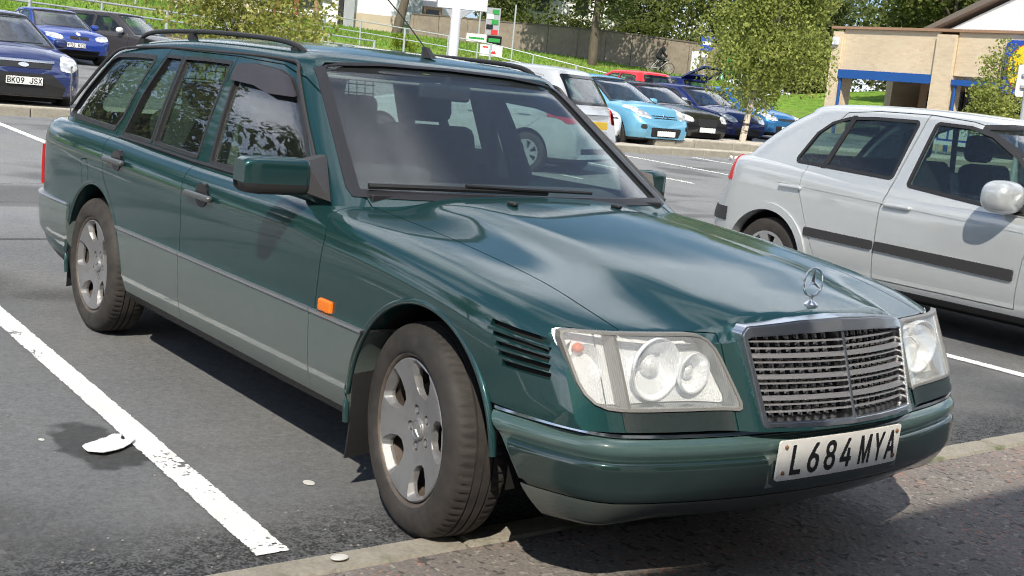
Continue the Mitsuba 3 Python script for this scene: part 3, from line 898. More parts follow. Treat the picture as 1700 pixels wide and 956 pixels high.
    blade = np.array([on_screen(y, z, .016) for y, z in zip(np.linspace(-.655, .055, 20), np.linspace(.944, .944, 20) + .003 * np.sin(np.linspace(0, 3.1, 20)))])
    wk = num(P('wiper'))
    scene[wk] = mikit.ply(tube(blade, .011, 6), 'm_black_plastic', 40)
    arm = np.array([on_screen(y, z, .030) for y, z in ((-.30, .952), (-.1, .948), (.10, .945), (.26, .942))])
    add(wk + '__arm', tube(arm, .007, 6), 'm_black_plastic', 40)
    add(P('cowl'), cat([cbox(-.74, -.606, -.66, .66, .90, .929, .004)]), 'm_black_plastic')
    # ---- interior
    dk = num(P('dashboard'))
    dl = []
    for y in (-.68, -.5, 0, .5, .68):
        k = .95 if abs(y) > .6 else 1
        dl.append(np.array([(x, y, z) for x, z in bspline([(-.72, .90), (-.80, .942 * k), (-1.0, .940), (-1.06, .92), (-1.08, .80), (-1.02, .62), (-.80, .60), (-.72, .75), (-.72, .89)], 24)[:-1]]))
    scene[dk] = mikit.ply(tm(loft_flat(np.array(dl))), 'm_interior_dash', 40)
    add(dk + '__binnacle', rbox(.16, .34, .09, .03, (-1.03, -.36, .945)), 'm_interior_dark', 40)
    sk = num(P('steering_wheel'))
    g = np.linspace(0, 2 * np.pi, 41)[:-1]
    ax = np.array([math.sin(math.radians(64)), 0, -math.cos(math.radians(64))])
    e1, e2 = np.array([0, 1.0, 0]), np.cross([0, 1.0, 0], ax)
    c0 = np.array([-1.245, -.365, .895])
    scene[sk] = mikit.ply(tube(c0 + .195 * (np.cos(g)[:, None] * e1 + np.sin(g)[:, None] * e2), .014, 8, True), 'm_black_gloss', 50)
    add(sk + '__hub', cat([rbox(.05, .17, .13, .02, c0 + .03 * ax), *[tube([c0, c0 + .19 * (math.cos(a) * e1 + math.sin(a) * e2)], .014, 6) for a in np.radians([0, 180, -90, 20, 160])]]), 'm_interior_dark', 40)
    for y in (-.365, .365):
        seat(P('seat'), -1.52, y, .52)
    bk = num(P('rear_bench'))
    scene[bk] = mikit.ply(cat([rbox(.5, 1.32, .18, .06, (-2.25, 0, .52)), slab((-2.50, 0, .80), .16, 1.32, .56, 20)]), 'm_interior', 40)
    for y in (-.38, .38):
        add(bk + '__headrest', rbox(.09, .27, .17, .04, (-2.60, y, 1.12)), 'm_interior', 40)
    # items on the bench and the load guard behind it
    add(P('load_floor'), cbox(-3.65, -2.55, -.66, .66, .50, .60, .02), 'm_interior_dark')
    add(P('cabin_floor'), cbox(-2.6, -.80, -.72, .72, .30, .36), 'm_interior_dark')
    gu = []
    for y in np.linspace(-.56, .56, 23):
        gu.append(tube([(-2.66, y, .90), (-2.66, y * .92, 1.345)], .0032, 5))
    for z in np.linspace(.92, 1.34, 11):
        gu.append(tube([(-2.66, -.57 + (z - .9) * .1, z), (-2.66, .57 - (z - .9) * .1, z)], .0032, 5))
    add(P('load_guard'), cat(gu), 'm_wire', True)
    # pillar trims and headlining
    for s in (-1, 1):
        add(P('pillar_trim'), tm(Manifold.hull_points(np.array([(-1.78, s * .715, .90), (-1.68, s * .715, .90), (-1.78, s * .66, .90), (-1.68, s * .66, .90), (-1.84, s * .575, 1.32), (-1.76, s * .575, 1.32), (-1.84, s * .53, 1.32), (-1.76, s * .53, 1.32)]))), 'm_interior_light')
        add(P('seat_belt'), tube([(-1.72, s * .62, 1.16), (-1.70, s * .63, .95), (-1.68, s * .63, .70)], [.018, .018, .018], 6), 'm_interior_dark')
    vis = cat([slab((-1.30, y, 1.315), .012, .52, .15, 72) for y in (-.28, .28)])
    add(P('sun_visor'), vis, 'm_interior_light', 40)
    add(P('rear_view_mirror'), cat([rbox(.03, .24, .065, .014, (-1.22, .0, 1.272)), tube([(-1.21, 0, 1.28), (-1.20, 0, 1.335)], .01, 6)]), 'm_interior_dark', 40)
    add(P('headliner'), man_ply(loft(G_LOOPS, .036) ^ Manifold.cube([1.80, 1.3, .3]).translate([-3.15, -.65, 1.345]), 'm_headliner') if False else cbox(-3.05, -1.42, -.53, .53, 1.365, 1.372), 'm_interior_light')
    # ---- wheels
    for x, s, st in ((0, -1, -.129), (0, 1, -.129), (-2.8, -1, 0), (-2.8, 1, 0)):
        wheel(P('wheel'), x, s, st, 13 if x == 0 else 63)
    # axle and underfloor
    add(P('underfloor'), cbox(-3.6, -.25, -.58, .58, .20, .30), 'm_under')
    # tail lamps
    for s in (-1, 1):
        tl = Polygon([(-3.80, .60), (-3.605, .60), (-3.63, .80), (-3.80, .80)])
        add(P('tail_light'), B_clad ^ prism_y(tl, *((-1, -.5) if s < 0 else (.5, 1))), 'm_red_lens')
    return K


def soft2(a, b, x):
    t = np.clip((x - a) / (b - a), 0, 1)
    return t * t * (3 - 2 * t)


def add_dict(m, mt):
    path = meshkit.write_ply((m[0], m[1]), False, normals=m[2])
    return {'type': 'ply', 'filename': path, 'face_normals': False, 'bsdf': {'type': 'ref', 'id': mt}}


def loft_flat(loops):
    """Closed solid through loops, without normals."""
    L = np.asarray(loops, float)
    m, n = L.shape[:2]
    i, j = np.meshgrid(np.arange(m - 1), np.arange(n), indexing='ij')
    q = np.stack([i * n + j, i * n + (j + 1) % n, (i + 1) * n + (j + 1) % n, (i + 1) * n + j], -1).reshape(-1, 4)
    V = np.vstack([L.reshape(-1, 3), L[0].mean(0), L[-1].mean(0)])
    a, k = m * n, np.arange(n)
    F = np.vstack([q[:, [0, 1, 2]], q[:, [0, 2, 3]], np.stack([np.full(n, a), (k + 1) % n, k], 1), np.stack([np.full(n, a + 1), (m - 1) * n + k, (m - 1) * n + (k + 1) % n], 1)])
    me = trimesh.Trimesh(V, F, process=False)
    if me.volume < 0:
        F = F[:, ::-1]
    return Manifold(Mesh(V.astype(np.float32), F.astype(np.uint32)))


def slab(c, thick, width, length, lean, r=.05):
    """A rounded slab, leaning back by lean degrees (a seat back)."""
    me = rbox(thick, width, length, min(r, thick * .45))
    me.apply_transform(trimesh.transformations.rotation_matrix(-math.radians(lean), [0, 1, 0]))
    me.apply_translation(c)
    return me


def seat(key, x, y, z, m='m_interior', w=.50, h=.60):
    k = num(key)
    scene[k] = mikit.ply(cat([rbox(.50, w, .16, .06, (x + .06, y, z - .02)), slab((x - .30, y, z + .30), .14, w, h, 16)]), m, 40)
    add(k + '__headrest', slab((x - .395, y, z + .69), .09, .27, .17, 8, .04), m, 40)
    return k


def wheel(key, x, s, steer, spin=0, R=.316, zc=.313, yo=.847):
    """A road wheel: tyre, five-hole alloy rim, cap with star; outer face towards s * y."""
    k = num(key)
    tw = T().translate([x, s * (yo - .095), zc]).rotate([0, 0, 1], math.degrees(steer)).rotate([0, 1, 0], spin)
    if s < 0:
        tw = tw @ T().rotate([0, 0, 1], 180)
    prof = np.array([(.2205, .070), (.2235, .082), (.2285, .089), (.243, .0945), (.262, .0955), (.282, .092), (.297, .084), (.307, .073), (.3125, .060), (.3150, .045), (.3155, .031), (.3085, .030), (.3085, .024), (.316, .023), (.316, .004), (.309, .003), (.309, -.003), (.316, -.004), (.316, -.023), (.3085, -.024), (.3085, -.030), (.3155, -.031), (.315, -.045), (.3125, -.060), (.307, -.073), (.297, -.084), (.262, -.0955), (.222, -.089), (.213, -.07)])
    n = 288
    a = np.linspace(0, 2 * np.pi, n, endpoint=False)
    rad = np.broadcast_to(prof[None, :, 0], (n, len(prof))).copy()
    sipe = (np.arange(n) % 4 == 0)
    sh = (np.abs(prof[:, 1]) > .035) & (np.abs(prof[:, 1]) < .072)
    rad[np.ix_(sipe, np.where(sh)[0])] -= .0045
    v = np.stack([rad * np.cos(a)[:, None], np.broadcast_to(prof[None, :, 1], rad.shape), rad * np.sin(a)[:, None]], -1)
    m = len(prof)
    i, j = np.meshgrid(np.arange(n), np.arange(m - 1), indexing='ij')
    q = np.stack([i * m + j, ((i + 1) % n) * m + j, ((i + 1) % n) * m + j + 1, i * m + j + 1], -1).reshape(-1, 4)
    ty = trimesh.Trimesh(v.reshape(-1, 3), np.vstack([q[:, [0, 1, 2]], q[:, [0, 2, 3]]]), process=False)
    ty.invert()
    if 'tyre' not in CACHE:
        CACHE['tyre'] = mikit.ply(ty, 'm_tyre', 35)
        # rim barrel and lip
        lip = revolve_y([(.196, -.07), (.196, .030), (.204, .060), (.208, .076), (.214, .083), (.2195, .084), (.2205, .080), (.2165, .072), (.2145, .05), (.2145, -.07)], 96)
        lip.invert(); lip.apply_scale([1.035, 1, 1.035])
        CACHE['lip'] = mikit.ply(lip, 'm_alloy_dirty', 40)
        # dished face with five holes
        face = Manifold.revolve(CrossSection([[(0, .030), (.045, .030), (.10, .040), (.16, .050), (.199, .050), (.203, .056), (.203, .078), (.199, .081), (.18, .078), (.14, .070), (.10, .060), (.064, .052), (.04, .050), (0, .050)]]), 120)
        hol = Manifold()
        for h in range(5):
            t = math.radians(90 + 36 + 72 * h)
            poly = []
            for rr, hw in ((.102, .015), (.115, .033), (.145, .046), (.175, .047), (.186, .036)):
                poly.append((rr, hw))
            poly = [(r_, w_) for r_, w_ in poly] + [(r_, -w_) for r_, w_ in reversed(poly)]
            q2 = rnd(Polygon(poly), .012)
            c, s_ = math.cos(t), math.sin(t)
            rt = lambda g: [(x_ * c - y_ * s_, x_ * s_ + y_ * c) for x_, y_ in g.exterior.coords[:-1]]
            A_ = Manifold.extrude(cs(rt(q2)), .2).translate([0, 0, -.02])
            mid = np.array([.145 * c, .145 * s_])
            B_ = Manifold.extrude(cs([(x_ - mid[0], y_ - mid[1]) for x_, y_ in rt(q2)]), .024, scale_top=(1.32, 1.32)).translate([mid[0], mid[1], .060])
            hol = hol + A_ + B_
        for h in range(5):
            t = math.radians(90 + 72 * h)
            hol = hol + Manifold.cylinder(.1, .0145, .0165, 20).translate([.056 * math.cos(t), .056 * math.sin(t), .036])
        face = face - hol
        fm = tm(face)
        fm.apply_transform(np.array([[1, 0, 0, 0], [0, 0, 1, 0], [0, -1, 0, 0], [0, 0, 0, 1]]))
        fm.apply_scale([1.035, 1, 1.035])
        CACHE['face'] = mikit.ply(fm, 'm_alloy', 32)
        bolts = []
        for h in range(5):
            t = math.radians(90 + 72 * h)
            b_ = trimesh.creation.cylinder(.0095, .016, 6); b_.apply_transform(trimesh.transformations.rotation_matrix(math.pi / 2, [1, 0, 0]))
            b_.apply_translation([.056 * math.cos(t), .043, -.056 * math.sin(t)]); bolts.append(b_)
        CACHE['bolts'] = [mikit.ply(b_, 'm_dull_chrome') for b_ in bolts]
        cap = revolve_y([(.001, .0605), (.020, .060), (.031, .0575), (.034, .053), (.034, .045)], 40); cap.invert()
        CACHE['cap'] = mikit.ply(cap, 'm_alloy', 50)
        st = []
        for aa in (90, 210, 330):
            aa = math.radians(aa); tip = np.array([math.cos(aa), 0, math.sin(aa)]) * .027; sd = np.array([-math.sin(aa), 0, math.cos(aa)]) * .0048
            st.append(tm(Manifold.hull_points(np.array([sd + [0, .058, 0], -sd + [0, .058, 0], [0, .0655, 0], tip + [0, .0615, 0], tip + [0, .058, 0]]))))
        gg = np.linspace(0, 2 * np.pi, 33)[:-1]
        st.append(tube(np.stack([.0285 * np.cos(gg), np.full(32, .0585), .0285 * np.sin(gg)], 1), .002, 6, True))
        CACHE['star'] = mikit.ply(cat(st), 'm_dull_chrome', 30)
        dsc = revolve_y([(.02, .0), (.14, .0), (.14, -.02)], 48); dsc.invert()
        CACHE['disc'] = mikit.ply(dsc, 'm_brake', 30)
        val = trimesh.creation.cylinder(.004, .03, 8); val.apply_transform(trimesh.transformations.rotation_matrix(math.pi / 2, [1, 0, 0])); val.apply_translation([-.17, .06, .03])
        CACHE['back'] = mikit.ply(trimesh.creation.cylinder(.21, .02, 40, transform=np.array([[1, 0, 0, 0], [0, 0, 1, -.085], [0, -1, 0, 0], [0, 0, 0, 1.0]])), 'm_under')
    for nm, d in (('tyre', 'tyre'), ('rim_barrel', 'lip'), ('rim', 'face'), ('hub_cap', 'cap'), ('hub_emblem', 'star'), ('brake_disc', 'disc'), ('inner_face', 'back')):
        add(k + '__' + nm, CACHE[d], None, tw=tw)
    for b_ in CACHE['bolts']:
        add(k + '__wheel_bolt', b_, None, tw=tw)


CACHE = {}
mat('m_lens_base', (0.85, 0.86, 0.86), 0.25)
scene['m_lens'] = {'type': 'blendbsdf', 'weight': 0.22, 'bsdf_0': {'type': 'thindielectric', 'int_ior': 1.5, 'specular_transmittance': rgb((.97, .97, .96))},
                   'bsdf_1': {'type': 'twosided', 'bsdf': {'type': 'bumpmap', 'arbitrary': mikit.proc(lambda p, n, uv: dr.abs(dr.sin(p.y * 620)), eps=4e-4), 'scale': .0022, 'bsdf': {'type': 'roughplastic', 'diffuse_reflectance': rgb((.92, .93, .95)), 'alpha': 0.12}}}}
del scene['m_lens_base']
mat('m_lamp_rim', (0.17, 0.17, 0.165), 0.45)
mat('m_slat', (0.40, 0.40, 0.42), 0.38, 0.6)
mat('m_chrome_soft', (0.80, 0.81, 0.83), 0.22, 1.0)
mat('m_seal', (0.019, 0.019, 0.023), 0.45)
mat('m_rust', (0.20, 0.10, 0.05), 0.7)
mat('m_bulb_orange', (0.72, 0.16, 0.06), 0.3)
mat('m_interior_dash', (0.035, 0.038, 0.04), 0.6)
scene['m_mirror'] = {'type': 'twosided', 'bsdf': {'type': 'roughconductor', 'alpha': 0.02, 'material': 'Al'}}
scene['m_deflector_solid'] = {'type': 'blendbsdf', 'weight': 0.62, 'bsdf_0': {'type': 'thindielectric', 'int_ior': 1.5, 'specular_transmittance': rgb((.45, .42, .44))},
                              'bsdf_1': {'type': 'twosided', 'bsdf': {'type': 'principled', 'base_color': rgb((.07, .06, .068)), 'roughness': 0.3}}}
mat('m_plate', mikit.proc(lambda p, n, uv: mix((.80, .80, .78), (.50, .46, .38), smoothstep(.40, .37, p.z) * 0.5 * fbm(p.x * 40, p.y * 40, p.z * 40, 3))), 0.35, coat=0.4)
# ------------------------------------------------------------------ other parked cars


def soft(a, b, x):
    t = np.clip((x - a) / (b - a), 0, 1)
    return t * t * (3 - 2 * t)


def make_car(sp, label, pos, yaw=0.0, group=None, thing_name='parked_car', cat_='car'):
    """A parked car from a table of its side view (front axle at x = 0, road at z = 0)."""
    K = thing(thing_name, label, cat_, group)
    tw = T().translate([pos[0], pos[1], float(gz(pos[0])) if len(pos) < 3 else pos[2]]).rotate([0, 0, 1], yaw)
    P = lambda s: K + '__' + s
    put = lambda name, me, m, sm=False: add(P(name) if not name.startswith(K) else name, me, m, sm, tw)
    fo, ro, wb, hw, R = sp['fo'], sp['ro'], sp['wb'], sp['hw'], sp.get('R', .30)
    x0, x1 = -wb - ro, fo
    zl, zcn = PC(*sp['edge']), PC(*sp['mid'])          # shoulder/wing line and centre line of the lower body
    xw0, xw1, xr1, xr0, zr = sp['glass']               # screen base, screen top, roof end, tail base, roof height
    yt = sp.get('yt', .74) * hw                        # half width of the roof's edge
    fr, rr = sp.get('fr', .30), sp.get('rr', .25)      # plan rounding, front and rear
    zbelt = sp['belt']

    def ctrl(x):
        a = np.clip((x - (x1 - fr)) / fr, 0, 1); b = np.clip(((x0 + rr) - x) / rr, 0, 1)
        s = (1 - .24 * a ** 2.6 - .035 * a) * (1 - .17 * b ** 2.6 - .02 * b)
        z66, zc = float(zl(x)), float(zcn(x))
        w = float(soft(xw0 - .15, xw0 + .25, x))
        y = hw * s
        drop = .10 * a ** 4 + .03 * b ** 4
        low = .20 + .06 * max(a, b) ** 2
        c = [(0, low), (y * .80, low), (y * .925, low + .02), (y * .975, low + .12), (y, .42), (y, .60), (y * .995, z66 - .13), (y * (.975 - .01 * w), z66 - .04), (y * (.925 - .05 * w), z66 - .002),
             (y * (.80 - .18 * w), z66 + .012 + .010 * w), (y * .38, zc - .004), (0, zc)]
        c = np.array(c)
        c[6:, 1] -= drop
        return c

    nb = sp.get('n', 30)
    xs = np.unique(np.r_[np.linspace(x0, x0 + rr, 9), np.linspace(x0 + rr, x1 - fr, 26), x1 - fr + fr * np.sin(np.linspace(0, math.pi / 2, 13))])
    lean = sp.get('lean', .0)

    def shear(X, z):
        w = np.clip((X - (x1 - .5)) / .5, 0, 1) ** 2
        w2 = np.clip((x0 + .5 - X) / .5, 0, 1) ** 2
        return X - w * (sp.get('nose', .10) * np.clip((z - .50) / .3, 0, 1.4) ** 2 + .06 * np.clip((.38 - z) / .2, 0, 1)) + w2 * (sp.get('tail', .10) * np.clip((z - .55) / .4, 0, 1.4))

    loops = body_loops(ctrl, xs, nb, shear)
    B_ = loft(loops)
    Boff = loft(loops, -.008)
    ysd = lambda z: np.interp(z, [zbelt - .06, zbelt, zbelt + .06, zr - .11, zr - .06], [hw * .955, hw * .935, hw * .905, yt + .015, yt])

    def gl(z, s=0.0, n=64):
        t = (z - zbelt) / (zr - .08 - zbelt)
        tt = min(t, 1.0)
        xc = xw0 + (xw1 - xw0) * tt
        xb = xr0 + (xr1 - xr0) * (tt ** sp.get('rearpow', 1.25) if tt > 0 else tt)
        y = float(ysd(z))
        C = [(xc + .10, 0), (xc + .09, y * .35), (xc + .05, y * .70), (xc - .01, y - .07), (xc - .07, y - .015), (xc - .16, y), (xc - .5, y + .008), ((xc + xb) / 2, y + .014), (xb + .45, y + .006), (xb + .16, y - .005), (xb + .06, y - .05), (xb + .0, y * .72), (xb - .03, y * .4), (xb - .035, 0)]
        h = uniform_bspline(C, n)
        if s:
            cx = (xw1 + xr1) / 2
            h = np.stack([np.where(h[:, 0] > cx, cx + (h[:, 0] - cx) * (1 - 1.1 * s / (h[0, 0] - cx)), cx + (h[:, 0] - cx) * (1 - .8 * s / (cx - h[-1, 0]))), h[:, 1] * (1 - s / y)], 1)
        return h

    L = []
    rows = [(z, 0) for z in np.linspace(zbelt - .07, zr - .085, 11)] + [(zr - .066, .008), (zr - .048, .028), (zr - .032, .065), (zr - .018, .14), (zr - .009, .26), (zr - .002, .42), (zr, .52)]
    for z, s in rows:
        h = gl(min(z, zr - .085), s)
        full = np.vstack([h, np.stack([h[-2:0:-1, 0], -h[-2:0:-1, 1]], 1)])
        cx = (xw1 + xr1) / 2
        dz = -sp.get('arc', .05) * ((full[:, 0] - cx) / 1.2) ** 2 * np.clip((z - (zr - .16)) / .08, 0, 1)
        L.append(np.stack([full[:, 0], full[:, 1], z + dz], 1))
    G_, Gi, Gg, = loft(L), loft(L, .035), loft(L, .006)
    Gs = loft(L, -.003) - loft(L, .012)
    arches = Manifold()
    ar = sp.get('arch', R + .055)
    for x in (0, -wb):
        arches = arches + both(Point(x, R + .01).buffer(ar, 24), hw - .34, hw + .2)
    cav = prism_z(rnd([(xw0 - .35, -hw * .86), (xw0 - .35, hw * .86), (xr0 + .22, hw * .84), (xr0 + .22, -hw * .84)], .1), .36, zbelt + .10)
    y_b = float(ysd(zbelt + .05))
    y_t = float(ysd(zr - .09))
    WSp = Polygon([(-(y_b - .06), zbelt + .01), (y_b - .06, zbelt + .01), (y_t - .035, zr - .09), (y_t * .55, zr - .072), (-y_t * .55, zr - .072), (-(y_t - .035), zr - .09)])
    TGp = rnd([(-(y_b - .13), zbelt + .07), (y_b - .13, zbelt + .07), (y_t - .06, zr - .12), (-(y_t - .06), zr - .12)], .06)
    lower = B_ - arches - cav
    shell = (G_ - Gi) - prism_x(WSp, (xw1 + xr1) / 2, xw0 + .6) - prism_x(TGp, xr0 - .5, (xr1 + (xw1 + xr1) / 2) / 2)
    U = lower + shell
    wins = [rnd(w, sp.get('wr', .03)) for w in sp['windows']]
    for w in wins:
        U = U - both(w, .3, 1.2)
    lamps = sp.get('front', [])
    doors = sp.get('doors', [])
    sides = (-1, 1)
    dparts = []
    for dname, poly in doors:
        q = Polygon(poly)
        for s in sides:
            dparts.append((dname, s, U ^ prism_y(q.buffer(-.003), *((-1.2, -.40) if s < 0 else (.40, 1.2)))))
    for dname, poly in doors:
        U = U - both(Polygon(poly).buffer(.003), .40, 1.2)
    clip = sp.get('clad_z', .27)
    sill = U ^ Manifold.cube([9, 3, clip]).translate([-6, -1.5, 0])
    U = U ^ Manifold.cube([9, 3, 3]).translate([-6, -1.5, clip])
    col = sp['paint']
    put('body', U, col)
    put('sill', sill, 'm_black_plastic' if not sp.get('sillpaint') else col)
    dk = {}
    for dname, s, man in dparts:
        dk[(dname, s)] = put(dname, man, col)
    # glass
    for s in sides:
        for w, owner in zip(wins, sp['owners']):
            holder = dk.get((owner, s))
            d = man_ply(Gg ^ prism_y(w.buffer(.006), *((-1.2, -.3) if s < 0 else (.3, 1.2))), sp.get('tint', 'm_glass'), True, (lambda c, n, s=s: n[:, 1] * s > .25)); d['to_world'] = tw
            scene[num((holder or K) + '__window')] = d
            sl = Gs ^ prism_y(w.buffer(.012).difference(w.buffer(-.010)), *((-1.2, -.3) if s < 0 else (.3, 1.2)))
            add((holder or K) + '__window_seal', sl, 'm_black_plastic', tw=tw)
    for dv in sp.get('dividers', []):
        for s in sides:
            add(P('window_divider'), Gs ^ prism_y(Polygon(dv), *((-1.2, -.3) if s < 0 else (.3, 1.2))), 'm_black_plastic', tw=tw)
    d = man_ply(Gg ^ prism_x(WSp.buffer(.006), (xw1 + xr1) / 2, xw0 + .6), 'm_glass_windscreen', True, lambda c, n: n[:, 0] > .25); d['to_world'] = tw
    scene[P('windscreen')] = d
    add(P('windscreen_seal'), Gs ^ prism_x(WSp.buffer(.014).difference(WSp.buffer(-.016)), xw1 - .05, xw0 + .6), 'm_black_plastic', tw=tw)
    d = man_ply(Gg ^ prism_x(TGp.buffer(.006), xr0 - .5, (xr1 + (xw1 + xr1) / 2) / 2), sp.get('tint', 'm_glass'), True, lambda c, n: n[:, 0] < -.25); d['to_world'] = tw
    scene[P('rear_window')] = d
    add(P('rear_window_seal'), Gs ^ prism_x(TGp.buffer(.012).difference(TGp.buffer(-.03)), xr0 - .5, (xr1 + (xw1 + xr1) / 2) / 2), 'm_black_gloss', tw=tw)
    # skin-following pieces: lamps, grilles, strips
    for name, m, poly, off, r in sp.get('front', []):
        q = rnd(poly, r) if r else Polygon(poly)
        Bo = loft(loops, -off)
        for qq in ([q, Polygon([(-y, z) for y, z in q.exterior.coords])] if q.centroid.x > .05 else [q]):
            put(name, (Bo ^ prism_x(qq, x1 - .62, x1 + .2)), m)
    for name, m, poly, off, r in sp.get('rear', []):
        q = rnd(poly, r) if r else Polygon(poly)
        Bo = loft(loops, -off)
        for qq in ([q, Polygon([(-y, z) for y, z in q.exterior.coords])] if q.centroid.x > .05 else [q]):
            put(name, (Bo ^ prism_x(qq, x0 - .2, x0 + sp.get('tail_depth', .42))), m)
    for name, m, poly, off, r in sp.get('side', []):
        q = rnd(poly, r) if r else Polygon(poly)
        Bo = loft(loops, -off)
        for s in sides:
            put(name, Bo ^ prism_y(q, *((-1.2, -.45) if s < 0 else (.45, 1.2))), m)
    # handles
    for x, z in sp.get('handles', []):
        for s in sides:
            yy = float(np.abs(loops[np.argmin(np.abs(xs - x)), :, 1]).max())
            put('door_handle', rbox(.20, .03, .028, .012, (x, s * (yy + .006), z)), sp.get('handle_m', col), 40)
    # mirrors
    mx, mz = sp.get('mirror', (xw0 - .42, zbelt + .08))
    for s in sides:
        me = trimesh.creation.icosphere(3, 1.0)
        me.vertices = np.sign(me.vertices) * np.abs(me.vertices) ** .75
        me.apply_scale(np.array([.085, .105, .078]) * sp.get('msize', 1.0)); me.apply_translation([mx, s * (hw + .075), mz])
        mk = put('door_mirror', me, sp.get('mirror_m', col), True)
        add(mk + '__foot', tm(Manifold.hull_points(np.array([[mx + .06 + a, s * (hw - .05), mz - .07 + b] for a in (-.05, .05) for b in (-.02, .02)] + [[mx + a, s * (hw + .0), mz - .045 + b] for a in (-.03, .03) for b in (-.02, .02)]))), 'm_black_plastic', tw=tw)
    # wheels
    for x, s in ((0, -1), (0, 1), (-wb, -1), (-wb, 1)):
        simple_wheel(P('wheel'), tw @ T().translate([x, s * (hw - .115), R]) @ (T().rotate([0, 0, 1], 180) if s < 0 else T()), R, sp.get('rim', 'alloy'))
    # inside
    zs = zbelt - .38
    for y in (-.37, .37):
        k = num(P('seat'))
        scene[k] = mikit.ply(cat([rbox(.48, .48, .16, .06, (xw0 - 1.05, y, zs - .03)), slab((xw0 - 1.38, y, zs + .27), .15, .48, .58, 14)]), 'm_interior_dark', 40); scene[k]['to_world'] = tw
        hm = rbox(.10, .27, .19, .045); hm.apply_translation((xw0 - 1.50, y, zs + .66))
        add(k + '__headrest', hm, 'm_interior_dark', 40, tw=tw)
    put('rear_bench', cat([rbox(.45, 1.15, .16, .05, (xw0 - 1.95, 0, zs - .03)), slab((min(xw0 - 2.22, xw0 - 2.22), 0, zs + .24), .14, 1.16, .56, 18)]), 'm_interior_dark', 40)
    put('dashboard', rbox(.40, hw * 1.62, .20, .06, (xw0 - .36, 0, zbelt - .055)), 'm_interior_dark', 40)
    g = np.linspace(0, 2 * np.pi, 33)[:-1]
    st = tube(np.stack([.10 * np.sin(g), .18 * np.cos(g), .15 * np.sin(g)], 1) + np.array([xw0 - .72, -.37, zbelt - .01]), .014, 6, True)
    put('steering_wheel', st, 'm_interior_dark', 50)
    put('underfloor', cbox(x0 + .35, x1 - .35, -hw * .62, hw * .62, .16, .34), 'm_under')
    for c in (0, -wb):
        for s in sides:
            a = np.radians(np.linspace(0, 180, 24))
            v = np.array([[c + ar * .985 * math.cos(t), s * y, R + ar * .985 * math.sin(t)] for t in a for y in (hw - .36, hw - .07)])
            f = [[2 * i, 2 * i + 1, 2 * i + 3] for i in range(23)] + [[2 * i, 2 * i + 3, 2 * i + 2] for i in range(23)]
            put('wheel_housing', trimesh.Trimesh(v, f, process=False), 'm_under', True)
    # number plates
    for end, (xp, zp), m in (('f', sp.get('plate_f', (x1 + .012, .40)), 'm_white_plastic'), ('r', sp.get('plate_r', (x0 - .012, .75)), 'm_yellow_plate')):
        sg = 1 if end == 'f' else -1
        yy = sp.get('plate_y', 0)
        pk = put('number_plate', cbox(xp - .006, xp + .006, yy - .26, yy + .26, zp - .056, zp + .056, .002), m)
        txt = sp.get('reg') if end == 'f' or sp.get('reg_rear') else None
        if txt:
            labels[pk] = {'label': f'number plate reading {txt}'}
            for i, ch in enumerate(txt):
                if ch == ' ':
                    continue
                me = text_block(ch, .080, .052, .002)
                me = place_mesh(me, (xp + sg * .0065, yy + sg * (i - (len(txt) - 1) / 2) * .0625, zp), (0, sg, 0), (0, 0, 1))
                add(pk + '__letter', me, 'm_ink', tw=tw)
    for s in (-1, 1):
        y_ = .33 * s
        wl = np.array([(xw0 + .115 - .02 * abs(t) - .0, t * y_b * .9, zbelt + .03 + .02 * abs(t)) for t in np.linspace(-.05, .75, 8) * s])
        put('wiper', tube(wl + [[.01, 0, .012]], .008, 5), 'm_black_plastic')
    return K, tw, P, put, loops


def simple_wheel(key, tw, R, kind):
    k = num(key)
    ck = ('w', round(R, 3), kind)
    if ck not in CACHE:
        w = .095
        r0 = R * (.66 if kind != 'steel' else .62)
        ty = revolve_y([(r0, .06), (r0 + .004, .082), (R - .045, .094), (R - .018, .085), (R - .003, .06), (R, .0), (R - .003, -.06), (R - .02, -.085), (r0, -.08)], 40); ty.invert()
        if kind == 'alloy':
            rim = Manifold.revolve(CrossSection([[(0, .035), (r0 * .5, .045), (r0, .045), (r0, .085), (r0 - .012, .085), (r0 * .55, .068), (0, .066)]]), 48)
            for h in range(7):
                t = 2 * math.pi * h / 7
                q = Polygon([(r0 * .36, -.011), (r0 * .36, .011), (r0 * .88, .036), (r0 * .88, -.036)])
                c, s_ = math.cos(t), math.sin(t)
                rim = rim - Manifold.extrude(cs([(x * c - y * s_, x * s_ + y * c) for x, y in q.exterior.coords[:-1]]), .3)
            rim = tm(rim); rim.apply_transform(np.array([[1, 0, 0, 0], [0, 0, 1, 0], [0, -1, 0, 0], [0, 0, 0, 1]]))
        else:
            rim = revolve_y([(.002, .080), (r0 * .3, .082), (r0 * .42, .066), (r0 * .85, .074), (r0, .086), (r0, .05)], 40); rim.invert()
        back = trimesh.creation.cylinder(r0, .02, 24); back.apply_transform(np.array([[1, 0, 0, 0], [0, 0, 1, 0], [0, -1, 0, 0], [0, 0, 0, 1]]))
        CACHE[ck] = [('tyre', mikit.ply(ty, 'm_tyre', 40)), ('rim', mikit.ply(rim, 'm_bright_alloy', 35)), ('hub', mikit.ply(back, 'm_under'))]
    for nm, d in CACHE[ck]:
        add(k + '__' + nm, d, None, tw=tw)


